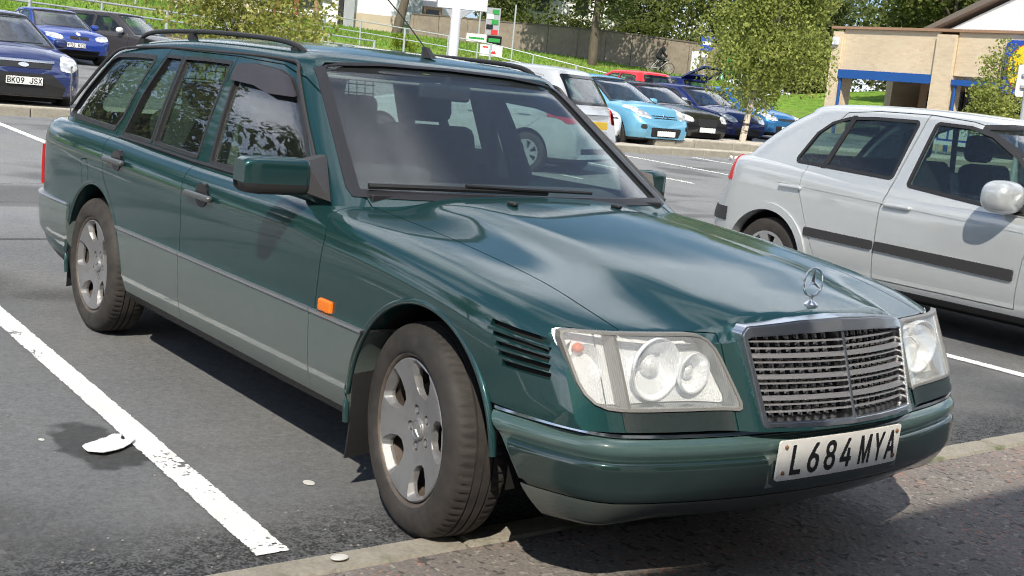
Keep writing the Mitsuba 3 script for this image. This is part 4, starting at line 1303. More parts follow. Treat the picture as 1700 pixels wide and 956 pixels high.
mat('m_bright_alloy', (0.55, 0.56, 0.57), 0.35, 0.7)
paint('m_silver', (0.44, 0.465, 0.48), 0.55, 0.42)
paint('m_focus_blue', (0.020, 0.034, 0.125), 0.45, 0.34)
paint('m_royal_blue', (0.012, 0.042, 0.26), 0.35, 0.34)
paint('m_graphite', (0.060, 0.056, 0.056), 0.4, 0.36)
paint('m_light_blue', (0.15, 0.40, 0.58), 0.35, 0.36)
paint('m_car_black', (0.012, 0.012, 0.015), 0.2, 0.3)
paint('m_navy', (0.012, 0.022, 0.12), 0.35, 0.34)
paint('m_sky_blue', (0.03, 0.15, 0.36), 0.35, 0.34)
paint('m_red', (0.62, 0.035, 0.04), 0.1, 0.36)
paint('m_white_car', (0.78, 0.79, 0.80), 0.1, 0.36)
paint('m_silver_light', (0.46, 0.48, 0.50), 0.5, 0.42)


def small_hatch(paint_, **kw):
    """Side-view table of a small five-door hatchback."""
    sp = dict(fo=.74, ro=.66, wb=2.45, hw=.84, R=.295, belt=.92, paint=paint_, yt=.70,
              edge=([-3.11, -2.6, -1.5, -.6, -.2, .2, .5, .74], [.98, .97, .93, .91, .88, .82, .75, .68]),
              mid=([-3.11, -2.6, -1.0, -.45, -.1, .3, .55, .74], [.98, .97, .93, .97, .93, .86, .80, .72]),
              glass=(-.42, -1.22, -2.72, -3.00, 1.49),
              windows=[[(-1.74, .955), (-.86, .955), (-1.02, 1.10), (-1.25, 1.26), (-1.42, 1.335), (-1.74, 1.355)], [(-2.55, .985), (-1.82, .958), (-1.82, 1.355), (-2.20, 1.345), (-2.46, 1.31)]],
              owners=('front_door', 'rear_door'),
              doors=[('front_door', [(-.62, .30), (-.58, .80), (-.66, .93), (-.86, 1.06), (-1.20, 1.30), (-1.40, 1.375), (-1.78, 1.392), (-1.78, .30)]), ('rear_door', [(-1.784, .30), (-1.784, 1.392), (-2.20, 1.38), (-2.50, 1.34), (-2.64, .98), (-2.62, .80), (-2.28, .55), (-2.13, .30)])],
              front=[('headlight', 'm_headlamp', [(.42, .62), (.42, .72), (.60, .80), (.80, .82), (.80, .66), (.62, .60)], .006, .03), ('grille', 'm_black_plastic', [(-.36, .62), (.36, .62), (.38, .69), (-.38, .69)], .006, .02), ('air_intake', 'm_black_plastic', [(-.46, .27), (.46, .27), (.52, .46), (-.52, .46)], .005, .03)],
              rear=[('tail_light', 'm_red_lens', [(.58, .74), (.58, .92), (.80, 1.0), (.86, .80), (.80, .70)], .006, .03)],
              handles=[(-1.60, .82), (-2.42, .85)], plate_f=(.755, .40), plate_r=(-3.13, .62))
    sp.update(kw)
    return sp


mat('m_headlamp', mikit.proc(lambda p, n, uv: mix((.50, .52, .55), (.95, .96, .98), smoothstep(.35, .65, mikit.noise(p.x * 16, p.y * 16, p.z * 16)))), 0.12, 0.35, coat=1.0)


def other_cars():
    # silver hatchback in the next bay but one, its side towards us
    X = lambda pts: [(x + .50, z) for x, z in pts]
    sp = dict(fo=.72, ro=.64, wb=2.45, hw=.830, R=.287, arch=.335, belt=.915, paint='m_silver', yt=.70, fr=.40, rr=.34, tail=.16, nose=.12, n=40, wr=.025, arc=.06, rearpow=1.5,
              edge=([-3.09, -2.8, -2.0, -1.4, -.8, -.35, .1, .45, .72], [.985, .985, .935, .895, .88, .865, .82, .76, .70]),
              mid=([-3.09, -2.8, -1.0, -.45, -.1, .3, .55, .72], [.985, .985, .93, .965, .93, .86, .80, .74]),
              glass=(-.12, -.98, -2.46, -2.90, 1.44),
              windows=[X([(-1.865, .935), (-1.10, .868), (-.86, .862), (-1.00, 1.03), (-1.22, 1.19), (-1.43, 1.30), (-1.60, 1.338), (-1.835, 1.345)]), X([(-2.82, .995), (-2.00, .965), (-1.965, 1.343), (-2.30, 1.338), (-2.52, 1.322), (-2.64, 1.28), (-2.73, 1.20)])],
              owners=('front_door', None), dividers=[X([(-2.585, .97), (-2.545, .97), (-2.455, 1.345), (-2.495, 1.345)])],
              doors=[('front_door', X([(-1.00, .30), (-.98, .60), (-.90, .80), (-.80, .86), (-.98, 1.06), (-1.20, 1.22), (-1.42, 1.335), (-1.60, 1.375), (-1.91, 1.395), (-1.97, .95), (-2.02, .75), (-2.02, .30)])), ('rear_door', X([(-2.024, .30), (-2.024, .75), (-1.974, .95), (-1.914, 1.395), (-2.30, 1.388), (-2.55, 1.36), (-2.60, 1.30), (-2.70, .98), (-2.70, .80), (-2.62, .62), (-2.47, .30)]))],
              rear=[('tail_light', 'm_red_lens', [(.55, .80), (.53, .96), (.78, 1.0), (.88, .97), (.88, .80)], .006, .03), ('bumper_strip', 'm_grey_plastic', [(-.9, .50), (.9, .50), (.9, .60), (-.9, .60)], .008, .02)],
              side=[('rub_strip', 'm_grey_plastic', X([(-2.60, .50), (-2.03, .49), (-2.03, .55), (-2.60, .56)]), .014, .012), ('rub_strip', 'm_grey_plastic', X([(-2.012, .49), (-1.02, .465), (-1.02, .535), (-2.012, .55)]), .014, .012),
                    ('door_crease', 'm_silver', X([(-2.9, .835), (-1.0, .755), (-1.0, .762), (-2.9, .842)]), .0035, 0), ('wheel_arch_lip', 'm_silver', list(Point(-2.45, .297).buffer(.385, 24).difference(Point(-2.45, .297).buffer(.334, 24)).difference(sbox(-4, -1, 0, .25)).exterior.coords), .012, 0)],
              handles=[(-1.38, .795), (-2.27, .815)], handle_m='m_silver', mirror=(-.62, .955), msize=1.25, tail_depth=.25, plate_r=(-3.10, .66), clad_z=.26, front=[('headlight', 'm_headlamp', [(.40, .60), (.40, .72), (.62, .80), (.80, .80), (.80, .64)], .006, .03)])
    K, tw, P, put, loops = make_car(sp, 'silver five-door hatchback with grey rub strips, two bays beyond the green estate', (-.50, 4.83, 0.0))
    # other hatchback nose-in to the island, seen through the windscreen of the estate
    make_car(small_hatch('m_silver_light', belt=.98, glass=(-.38, -1.15, -2.80, -3.08, 1.56), fo=.80, ro=.72, wb=2.48, hw=.86, rr=.30,
                         edge=([-3.2, -2.6, -1.5, -.6, -.2, .2, .5, .80], [1.0, .99, .97, .95, .92, .86, .79, .70]), mid=([-3.2, -2.6, -1.0, -.45, -.1, .3, .55, .8], [1.0, .99, .97, 1.0, .96, .90, .83, .74]),
                         windows=[[(-1.74, 1.0), (-.80, 1.0), (-.98, 1.14), (-1.22, 1.32), (-1.40, 1.39), (-1.74, 1.42)], [(-2.62, 1.03), (-1.82, 1.0), (-1.82, 1.42), (-2.25, 1.41), (-2.52, 1.37)]],
                         doors=[('front_door', [(-.62, .30), (-.58, .80), (-.62, .98), (-.82, 1.12), (-1.18, 1.36), (-1.38, 1.44), (-1.78, 1.46), (-1.78, .30)]), ('rear_door', [(-1.784, .30), (-1.784, 1.46), (-2.25, 1.45), (-2.56, 1.40), (-2.70, 1.0), (-2.66, .80), (-2.32, .55), (-2.16, .30)])],
                         rear=[('tail_light', 'm_red_lens', [(.60, .78), (.60, 1.02), (.70, 1.16), (.84, 1.1), (.88, .86), (.80, .76)], .008, .03), ('bumper_insert', 'm_grey_plastic', [(-.5, .34), (.5, .34), (.5, .42), (-.5, .42)], .006, .02), ('tail_emblem', 'm_chrome', [(-.06, .93), (.06, .93), (.0, .97)], .014, 0)], plate_r=(-3.225, .76)),
             'silver hatchback with red tail lights, seen past the right edge of the estate windscreen', (-13.58, 7.72, .10), 205)
    # white car next to it, nose this way
    make_car(small_hatch('m_white_car', front=[('headlight', 'm_headlamp', [(.48, .64), (.46, .74), (.64, .84), (.82, .86), (.82, .70)], .006, .03), ('plate_surround', 'm_black_plastic', [(-.42, .30), (.42, .30), (.44, .56), (-.44, .56)], .012, .08), ('air_intake', 'm_black_plastic', [(-.62, .62), (.62, .62), (.60, .65), (-.60, .65)], .005, .01)], plate_f=(.775, .43)),
             'white hatchback with a black number plate surround beside the light blue hatchback', (-17.0, 13.90, .22))
    # second row, noses to the island
    make_car(small_hatch('m_focus_blue', fo=.86, ro=.80, wb=2.64, hw=.92, R=.315, belt=.96, yt=.70, fr=.55, tint='m_glass', n=40,
                         edge=([-3.44, -2.6, -1.5, -.6, -.2, .2, .55, .86], [1.02, 1.0, .97, .95, .93, .88, .81, .70]), mid=([-3.44, -2.6, -1.0, -.45, -.1, .3, .6, .86], [1.02, 1.0, .98, 1.01, .985, .93, .86, .75]),
                         glass=(-.36, -1.25, -2.95, -3.30, 1.50),
                         windows=[[(-1.84, .99), (-.80, .98), (-1.02, 1.14), (-1.30, 1.31), (-1.50, 1.365), (-1.84, 1.385)], [(-2.80, 1.03), (-1.92, .99), (-1.92, 1.385), (-2.35, 1.37), (-2.62, 1.32)]],
                         doors=[('front_door', [(-.66, .30), (-.60, .80), (-.64, .96), (-.84, 1.10), (-1.24, 1.34), (-1.46, 1.40), (-1.88, 1.42), (-1.88, .30)]), ('rear_door', [(-1.884, .30), (-1.884, 1.42), (-2.36, 1.41), (-2.68, 1.35), (-2.86, 1.0), (-2.82, .80), (-2.46, .55), (-2.30, .30)])],
                         front=[('headlight', 'm_headlamp', [(.53, .64), (.545, .73), (.60, .83), (.68, .86), (.83, .82), (.83, .68), (.70, .62)], .007, .03), ('grille', 'm_black_plastic', [(-.39, .655), (.39, .655), (.45, .74), (-.45, .74)], .007, .02), ('grille_trim', 'm_chrome', [(-.46, .74), (.46, .74), (.475, .775), (-.475, .775)], .012, .008),
                                ('air_intake', 'm_black_plastic', [(-.56, .25), (.56, .25), (.60, .40), (.40, .58), (-.40, .58), (-.60, .40)], .006, .03), ('intake_rim', 'm_dull_chrome', [(-.58, .235), (.58, .235), (.58, .252), (-.58, .252)], .012, 0),
                                ('fog_light', 'm_dull_chrome', [(.64, .37), (.72, .37), (.72, .44), (.64, .44)], .010, .025), ('badge', 'm_chrome', list(zip(.075 * np.cos(np.linspace(0, 6.28, 30)), .70 + .030 * np.sin(np.linspace(0, 6.28, 30)))), .016, 0)],
                         plate_f=(.872, .47), reg='BK09 JSX'),
             'dark blue hatchback at the left edge with number plate BK09 JSX', (-16.75, 2.50, .24))
    make_car(small_hatch('m_light_blue', fo=.76, ro=.62, wb=2.46, hw=.835, R=.31, belt=.95, glass=(-.30, -1.20, -2.60, -2.98, 1.53), fr=.45, arc=.12,
                         edge=([-3.1, -2.6, -1.5, -.6, -.2, .2, .5, .76], [1.0, .98, .97, .96, .95, .91, .83, .72]), mid=([-3.1, -2.6, -1.0, -.45, -.1, .3, .55, .76], [1.0, 1.0, .98, 1.02, 1.0, .95, .87, .76]),
                         front=[('headlight', 'm_headlamp', [(.40, .66), (.42, .78), (.58, .88), (.76, .94), (.80, .86), (.70, .72)], .008, .04), ('grille', 'm_black_plastic', [(-.33, .69), (.33, .69), (.34, .705), (-.34, .705)], .008, 0), ('grille', 'm_black_plastic', [(-.34, .735), (.34, .735), (.35, .75), (-.35, .75)], .008, 0), ('badge', 'm_chrome', [(-.10, .70), (-.07, .70), (0, .75), (.07, .70), (.10, .70), (0, .775)], .016, 0),
                                ('air_intake', 'm_black_plastic', [(-.40, .30), (.40, .30), (.44, .50), (-.44, .50)], .006, .03), ('fog_light', 'm_black_plastic', [(.56, .46), (.68, .46), (.68, .56), (.56, .56)], .008, .04)], plate_f=(.775, .38)),
             'light blue rounded hatchback with its nose over the island kerb', (-16.95, 15.80, .22))
    make_car(small_hatch('m_car_black', fo=.90, ro=.95, wb=2.64, hw=.885, R=.32, belt=.93, glass=(-.40, -1.20, -3.10, -3.50, 1.45), fr=.5, nose=.06,
                         edge=([-3.59, -2.6, -1.5, -.6, -.2, .2, .55, .90], [1.0, .97, .93, .92, .89, .84, .79, .72]), mid=([-3.59, -2.6, -1.0, -.45, -.1, .3, .6, .90], [1.0, .97, .93, .97, .95, .89, .84, .77]),
                         windows=[[(-1.84, .96), (-.86, .955), (-1.04, 1.10), (-1.28, 1.27), (-1.46, 1.325), (-1.84, 1.34)], [(-2.70, .98), (-1.92, .96), (-1.92, 1.34), (-2.35, 1.33), (-2.60, 1.30)], [(-3.36, 1.0), (-2.80, .985), (-2.72, 1.30), (-3.06, 1.27)]],
                         doors=[('front_door', [(-.66, .30), (-.60, .80), (-.66, .93), (-.88, 1.08), (-1.22, 1.31), (-1.44, 1.36), (-1.88, 1.375), (-1.88, .30)]), ('rear_door', [(-1.884, .30), (-1.884, 1.375), (-2.36, 1.365), (-2.65, 1.33), (-2.76, .98), (-2.74, .80), (-2.46, .55), (-2.30, .30)])], owners=('front_door', 'rear_door', None),
                         front=[('headlight', 'm_headlamp', [(.46, .60), (.46, .70), (.62, .76), (.80, .77), (.80, .66), (.66, .60)], .008, .03), ('grille', 'm_black_plastic', [(-.30, .50), (.30, .50), (.33, .68), (-.33, .68)], .010, .02), ('air_intake', 'm_black_plastic', [(-.50, .26), (.50, .26), (.50, .36), (-.50, .36)], .006, .02)], plate_f=(.915, .42), handle_m='m_chrome'),
             'black estate car parked behind the birch', (-18.6, 18.6, .28))
    make_car(small_hatch('m_navy', fo=.84, ro=.80, wb=2.60, hw=.88, R=.315, belt=.97, glass=(-.34, -1.18, -2.90, -3.26, 1.50), fr=.45,
                         edge=([-3.4, -2.6, -1.5, -.6, -.2, .2, .55, .84], [1.02, 1.0, .97, .96, .93, .87, .80, .70]), mid=([-3.4, -2.6, -1.0, -.45, -.1, .3, .6, .84], [1.02, 1.0, .98, 1.02, .985, .92, .85, .75]), mirror_m='m_silver_light'),
             'dark blue hatchback with a pale door mirror, right of the birch trunk', (-20.6, 22.3, .30))
    make_car(small_hatch('m_sky_blue'), 'mid blue car mostly hidden by the silver hatchback roof, farthest right of the row', (-22.5, 26.2, .40))
    # row behind
    make_car(small_hatch('m_red'), 'red car showing only its roof above the black estate', (-26.3, 22.4), 180)
    K, tw, P, put, loops = make_car(small_hatch('m_navy', glass=(-.42, -1.22, -2.70, -2.98, 1.46)), 'dark blue car with its tailgate raised, behind the birch crown', (-26.4, 24.15), 180)
    tg = tm(prism_z(rnd([(-.58, -.12), (.58, -.12), (.52, .78), (-.52, .78)], .08).difference(rnd([(-.44, .16), (.44, .16), (.38, .66), (-.38, .66)], .06)), 0, .05))
    M = np.eye(4); a = math.radians(24); M[:3, 0] = [0, 1, 0]; M[:3, 1] = [-math.cos(a), 0, math.sin(a)]; M[:3, 2] = [math.sin(a), 0, math.cos(a)]; M[:3, 3] = [-2.66, 0, 1.44]
    tg.apply_transform(M)
    put('raised_tailgate', tg, 'm_navy')
    # left, beyond the island and the next aisle
    make_car(small_hatch('m_royal_blue', fo=.80, ro=.74, wb=2.72, hw=.875, R=.315, belt=.90, glass=(-.55, -1.35, -2.95, -3.32, 1.41), fr=.42,
                         edge=([-3.46, -2.6, -1.5, -.6, -.2, .2, .5, .80], [.96, .95, .92, .90, .87, .82, .76, .70]), mid=([-3.46, -2.6, -1.0, -.6, -.1, .3, .55, .80], [.96, .95, .92, .94, .90, .85, .81, .75]),
                         windows=[[(-2.0, .93), (-.98, .925), (-1.16, 1.06), (-1.42, 1.24), (-1.60, 1.285), (-2.0, 1.30)], [(-2.9, .95), (-2.08, .93), (-2.08, 1.30), (-2.45, 1.29), (-2.72, 1.24)]],
                         doors=[('front_door', [(-.70, .30), (-.66, .80), (-.72, .91), (-.98, 1.04), (-1.38, 1.28), (-1.56, 1.32), (-2.04, 1.335), (-2.04, .30)])], owners=('front_door', None),
                         front=[('headlight', 'm_headlamp', [(.42, .62), (.42, .70), (.56, .75), (.80, .76), (.80, .66), (.62, .61)], .008, .03), ('grille', 'm_black_plastic', [(-.24, .62), (-.015, .62), (-.015, .71), (-.24, .71)], .010, .02), ('grille', 'm_black_plastic', [(.24, .62), (.015, .62), (.015, .71), (.24, .71)], .010, .02), ('badge', 'm_white_plastic', list(zip(.05 * np.cos(np.linspace(0, 6.28, 20)), .765 + .04 * np.sin(np.linspace(0, 6.28, 20)))), .012, 0),
                                ('air_intake', 'm_black_plastic', [(-.50, .27), (.50, .27), (.54, .36), (-.54, .36)], .006, .02)], plate_f=(.815, .48), reg='FF02 MZG', plate_y=-.12),
             'bright royal blue hatchback beyond the dark blue one at the left', (-30.6, 7.75))
    make_car(small_hatch('m_graphite', fo=.84, ro=.80, wb=2.62, hw=.90, R=.35, belt=1.08, glass=(-.42, -1.12, -3.02, -3.30, 1.68), clad_z=.34, mirror_m='m_white_plastic', arc=.02,
                         edge=([-3.42, -2.6, -1.5, -.6, -.2, .2, .55, .84], [1.10, 1.09, 1.08, 1.07, 1.05, 1.0, .94, .84]), mid=([-3.42, -2.6, -1.0, -.45, -.1, .3, .6, .84], [1.10, 1.09, 1.08, 1.12, 1.10, 1.05, .99, .88]),
                         windows=[[(-1.80, 1.12), (-.82, 1.11), (-1.0, 1.28), (-1.22, 1.45), (-1.40, 1.53), (-1.80, 1.545)], [(-2.62, 1.13), (-1.88, 1.12), (-1.88, 1.545), (-2.35, 1.54), (-2.60, 1.52)]],
                         doors=[('front_door', [(-.64, .40), (-.60, .90), (-.62, 1.08), (-.86, 1.24), (-1.16, 1.48), (-1.36, 1.57), (-1.84, 1.585), (-1.84, .40)]), ('rear_door', [(-1.844, .40), (-1.844, 1.585), (-2.36, 1.58), (-2.66, 1.55), (-2.72, 1.08), (-2.68, .90), (-2.46, .65), (-2.30, .40)])]),
             'tall dark grey off-roader with white mirrors at the upper left', (-32.1, 10.9, .62), 36)
# ------------------------------------------------------------------ the setting


def bank_z(x, y):
    """Grass bank behind the car park: s runs away from the camera, t to the right."""
    x, y = np.asarray(x, float), np.asarray(y, float)
    s = (x - 2.88) * -.79 + (y + 2.75) * .61
    t = (x - 2.88) * .61 + (y + 2.75) * .79
    z = np.interp(s, [34, 37, 44, 57, 78, 110, 160], [.85, 1.0, 1.25, 1.80, 3.45, 4.4, 5.5])
    z = z - np.clip(t, -25, 12) * np.interp(s, [34, 40, 57, 78, 120], [.02, .04, .085, .036, .02])
    z = z + .75 * soft(6, 13, -t) * np.interp(s, [34, 36, 46, 52], [.0, 1, 1, 0])
    z = z + .12 * (meshkit.fbm(np.stack([x * .25, y * .25, 0 * x], -1), 3, 4) - .5)
    dw = ((x + 30.6) * 30.0 + (y + 6.0) * 8.4) / -31.15         # metres behind the retaining wall's line
    left = 1 - soft(22, 30, y)
    z = z * (1 - left) + left * np.where(dw > .45, np.maximum(z, np.interp(dw, [.45, 6, 14], [1.78, 1.95, 1.9]) - .35 * np.clip((y + 6) / 30, 0, 1)), .0)
    z = np.where((left < 1) & (dw < .45) & (left > 0), np.minimum(z, gz(x) - .1), z)
    z = np.where((left == 0) & (dw < 2), gz(x) - .1 + np.clip(dw, -1, 2) * .05, z)
    k = soft(11, 17, t)                      # runs out towards the shop on the right
    return z * (1 - k) + (gz(x) - .3) * k


def f_asphalt(p, n, uv):
    big = fbm(p.x * .35 + 3, p.y * .35, 0, 4)
    mid = fbm(p.x * 2.2, p.y * 2.2, 5, 4)
    fine = mikit.noise(p.x * 160, p.y * 160, 1)
    grit = mikit.noise(p.x * 60, p.y * 60, 8)
    v = .138 + .07 * (big - .5) + .034 * (mid - .5) + .038 * (fine - .5) + .030 * (grit - .5)
    lane = smoothstep(-5.2, -6.6, p.x)
    v = v + lane * .060
    # tar-darkened, gritty border along the kerb
    edge = smoothstep(-.40, .02, p.x + .16 * (fbm(p.x * 7, p.y * 7, 2, 3) - .5) + .05) * smoothstep(.3, .2, p.x)
    pit = smoothstep(.25, .75, .55 * mikit.noise(p.x * 170, p.y * 170, 4) + .45 * fbm(p.x * 40, p.y * 40, 4, 3))
    v = v * (1 - edge * (.25 + .55 * pit))
    # oil and tyre stains, seams in the aisle
    oil = smoothstep(.55, .78, fbm(p.x * 1.1 + 7, p.y * .9 + 2, 3, 3))
    v = v * (1 - .42 * oil)
    seam = smoothstep(.05, .02, dr.abs(p.x + 5.35 + .05 * mikit.noise(p.y * .8, 2, 2)))
    seam = seam + smoothstep(.16, .10, dr.abs(p.x + 6.9 + .03 * mikit.noise(p.y * .5, 6, 2))) * .6
    seam = seam + smoothstep(.018, .006, dr.abs(p.x + 8.15 + .3 * (fbm(p.y * 1.5, 3, 1, 3) - .5)))
    v = v * (1 - .55 * dr.clip(seam, 0, 1))
    speck = smoothstep(.86, .93, mikit.noise(p.x * 42, p.y * 42, 12)) * smoothstep(.45, .7, mid)
    c = mix((.95, 1.0, 1.08), (1.0, 1.0, 1.0), mid) * dr.maximum(v, .008)
    wet = dr.sqrt(dr.square((p.x + 1.08) / .30) + dr.square((p.y + 1.37) / .14)) + .5 * (fbm(p.x * 14, p.y * 14, 6, 3) - .5)
    c = c * (1 - .6 * smoothstep(1.0, .75, wet))
    return mix(c, (.22, .22, .21), speck * .35)


def b_asphalt(p, n, uv):
    return mikit.noise(p.x * 85, p.y * 85, 2) + .6 * mikit.noise(p.x * 190, p.y * 190, 4)


mat('m_asphalt', mikit.proc(f_asphalt), 0.78, spec=0.35, bump=b_asphalt, scale=0.0035)


def line_fn(seed, wear):
    def fn(p, n, uv):
        e = dr.minimum(uv.y, 1 - uv.y)
        rag = .11 * fbm(p.x * 30, p.y * 30, seed, 3) + .05 * mikit.noise(p.x * 120, p.y * 120, seed)
        worn = fbm(p.x * 5, p.y * 5, seed + 3, 3) + .55 * (mikit.noise(p.x * 75, p.y * 75, 3) - .5) + .25 * (mikit.noise(p.x * 150, p.y * 150, 5) - .5)
        a = smoothstep(.0, .035, e - rag + .075) * (1 - smoothstep(wear, wear + .10, worn))
        return mix(f_asphalt(p, n, uv), mix((.66, .66, .655), (.80, .80, .79), mikit.noise(p.x * 9, p.y * 9, 1)), a)
    return fn


mat('m_line_near', mikit.proc(line_fn(1.0, .80)), 0.6)
mat('m_line_far', mikit.proc(line_fn(2.0, .80)), 0.6)


def f_pave(p, n, uv):
    k = fbm(p.x * 3, p.y * 3, 2, 4)
    base = mix((.215, .195, .178), (.15, .136, .127), k)
    chip = smoothstep(.74, .84, mikit.noise(p.x * 95, p.y * 95, 3)) * smoothstep(.3, .6, mikit.noise(p.x * 6, p.y * 6, 5))
    dark = smoothstep(.66, .78, mikit.noise(p.x * 50, p.y * 62, 9) * .7 + .3 * fbm(p.x * 90, p.y * 90, 4, 2))
    pale = smoothstep(.82, .90, mikit.noise(p.x * 70, p.y * 70, 6))
    c = mix(base, (.36, .16, .11), chip * .7)
    c = mix(c, (.050, .048, .048), dark * .7)
    return mix(c, (.34, .32, .29), pale * .6) * (.8 + .4 * mikit.noise(p.x * 140, p.y * 140, 2))


mat('m_pavement', mikit.proc(f_pave), 0.85, bump=lambda p, n, uv: mikit.noise(p.x * 65, p.y * 65, 3) + .5 * mikit.noise(p.x * 150, p.y * 150, 3), scale=.004)


def f_kerb(p, n, uv):
    k = fbm(p.x * 12, p.y * 12, p.z * 12, 4)
    g = mikit.noise(p.x * 130, p.y * 130, p.z * 130)
    c = mix((.34, .315, .265), (.20, .185, .155), k) * (.82 + .36 * g)
    moss = smoothstep(.52, .72, fbm(p.x * 6, p.y * 6, 3, 3)) * smoothstep(.10, .03, dr.abs(p.x - .235))
    return mix(c, (.085, .11, .03), moss * .8)


mat('m_kerb', mikit.proc(f_kerb), 0.8, bump=lambda p, n, uv: fbm(p.x * 60, p.y * 60, p.z * 60, 3), scale=.006)
mat('m_island_kerb', mikit.proc(lambda p, n, uv: mix((.40, .37, .30), (.25, .23, .19), fbm(p.x * 6, p.y * 6, p.z * 6, 4)) * (.85 + .3 * mikit.noise(p.x * 60, p.y * 60, p.z * 60))), 0.8)
mat('m_island_top', mikit.proc(lambda p, n, uv: mix((.42, .385, .33), (.27, .25, .22), fbm(p.x * 2, p.y * 2, 1, 4)) * (.8 + .4 * mikit.noise(p.x * 50, p.y * 50, 1))), 0.85)


def f_grass(p, n, uv):
    a = fbm(p.x * .45, p.y * .45, 1, 4)
    b = mikit.noise(p.x * 5, p.y * 5, 2)
    c = mix((.090, .190, .020), (.16, .27, .030), a)
    c = mix(c, (.21, .24, .06), smoothstep(.55, .8, fbm(p.x * .22 + 9, p.y * .22, 3, 3)) * .7)
    return c * (.65 + .7 * b)


mat('m_grass', mikit.proc(f_grass), 0.9, bump=lambda p, n, uv: fbm(p.x * 7, p.y * 7, 1, 3), scale=.15)
mat('m_grass_blade', mikit.proc(f_grass), 0.8)
mat('m_concrete_wall', mikit.proc(lambda p, n, uv: mix((.33, .275, .22), (.215, .18, .15), fbm(p.x * .8, p.y * .8, p.z * 1.6, 4)) * (.86 + .28 * mikit.noise(p.x * 9, p.y * 9, p.z * 5))), 0.9)
mat('m_coping', (0.16, 0.135, 0.115), 0.9)
mat('m_render_beige', mikit.proc(lambda p, n, uv: mix((.58, .49, .38), (.46, .39, .31), fbm(p.x * .9, p.y * .9, p.z * 1.2, 4))), 0.85)
mat('m_galv', (0.50, 0.54, 0.55), 0.45, 0.3)
mat('m_white_paint', (0.82, 0.82, 0.82), 0.5)
mat('m_pole_white', (0.74, 0.77, 0.80), 0.4)
mat('m_panel_beige', (0.62, 0.53, 0.38), 0.7)
mat('m_panel_grey', (0.36, 0.38, 0.41), 0.6)
mat('m_red_column', (0.32, 0.07, 0.045), 0.6)
mat('m_tan_column', (0.36, 0.22, 0.14), 0.7)
mat('m_dark_window', (0.02, 0.022, 0.026), 0.08)


def f_brick(p, n, uv):
    r = dr.floor(p.z / .075)
    u = (p.x + p.y) / .225 + .5 * (r - 2 * dr.floor(r / 2))
    e = dr.minimum(dr.abs(u - dr.round(u)) * .225, dr.abs(p.z / .075 - dr.round(p.z / .075)) * .075)
    c = mix((.66, .53, .36), (.71, .59, .41), cell_rand(dr.floor(u), r, 1))
    c = mix(c, (.60, .45, .31), smoothstep(.86, .92, cell_rand(dr.floor(u), r, 2)) * .5)
    c = mix((.62, .55, .44), c, smoothstep(.004, .008, e))
    return c * (.9 + .2 * fbm(p.x * .6, p.z * .8, p.y, 3))


mat('m_brick', mikit.proc(f_brick), 0.85)
mat('m_brick_c', mikit.proc(f_brick), 0.85)
mat('m_blue_fascia', (0.012, 0.09, 0.34), 0.4)
mat('m_sign_blue', (0.02, 0.075, 0.42), 0.4)
mat('m_sign_yellow', (0.90, 0.66, 0.02), 0.4)
mat('m_sign_green', (0.03, 0.30, 0.06), 0.4)
mat('m_sign_red', (0.62, 0.04, 0.04), 0.4)
mat('m_roof', (0.17, 0.15, 0.13), 0.8)
mat('m_gable_white', (0.80, 0.86, 0.90), 0.6)
mat('m_paper', mikit.proc(lambda p, n, uv: mix((.82, .82, .83), (.66, .66, .68), fbm(p.x * 30, p.y * 30, 2, 3))), 0.6)
mat('m_grit', (0.22, 0.21, 0.20), 0.9)
mat('m_gum', (0.55, 0.55, 0.53), 0.8)
mat('m_bark', mikit.proc(lambda p, n, uv: mix((.085, .066, .048), (.17, .145, .11), fbm(p.x * 7, p.y * 7, p.z * 2, 4))), 0.9)
mat('m_birch_bark', mikit.proc(lambda p, n, uv: mix((.62, .55, .46), (.07, .06, .05), smoothstep(.56, .66, fbm(p.x * 5, p.y * 5, p.z * 11, 3)))), 0.8)
mat('m_clothes', (0.012, 0.013, 0.018), 0.8)
mat('m_skin', (0.50, 0.30, 0.22), 0.6)
mat('m_hair', (0.05, 0.03, 0.02), 0.7)
mat('m_shop_wall', (0.60, 0.55, 0.47), 0.8)
for nm, c, tr in (('m_leaf', 1.0, .38), ('m_leaf_far', 1.0, .28)):
    scene[nm] = {'type': 'twosided', 'bsdf': {'type': 'principled', 'base_color': {'type': 'mesh_attribute', 'name': 'vertex_color'}, 'roughness': .55, 'specular': .4}} if False else \
        {'type': 'principledthin', 'base_color': {'type': 'mesh_attribute', 'name': 'vertex_color'}, 'roughness': .5, 'diff_trans': 2 * tr, 'eta': 1.4}


def strip(x0, x1, y0, y1, lift, nseg=24, along='x', skew=0.0):
    """A painted line as a thin sheet just above the car park, uv.y across it."""
    t = np.linspace(0, 1, nseg + 1)
    V, UV = [], []
    for a in t:
        for b in (0, 1):
            if along == 'x':
                x, y = x0 + (x1 - x0) * a, (y0 if b == 0 else y1) + skew * a
            else:
                x, y = (x0 if b == 0 else x1) + skew * a, y0 + (y1 - y0) * a
            V.append([x, y, float(gz(x)) + lift]); UV.append([a * 8, b])
    F = []
    for i in range(nseg):
        F += [[2 * i, 2 * i + 1, 2 * i + 3], [2 * i, 2 * i + 3, 2 * i + 2]]
    me = trimesh.Trimesh(np.array(V), F, process=False)
    if me.face_normals[0, 2] < 0:
        me.invert()
    return me, np.array(UV)


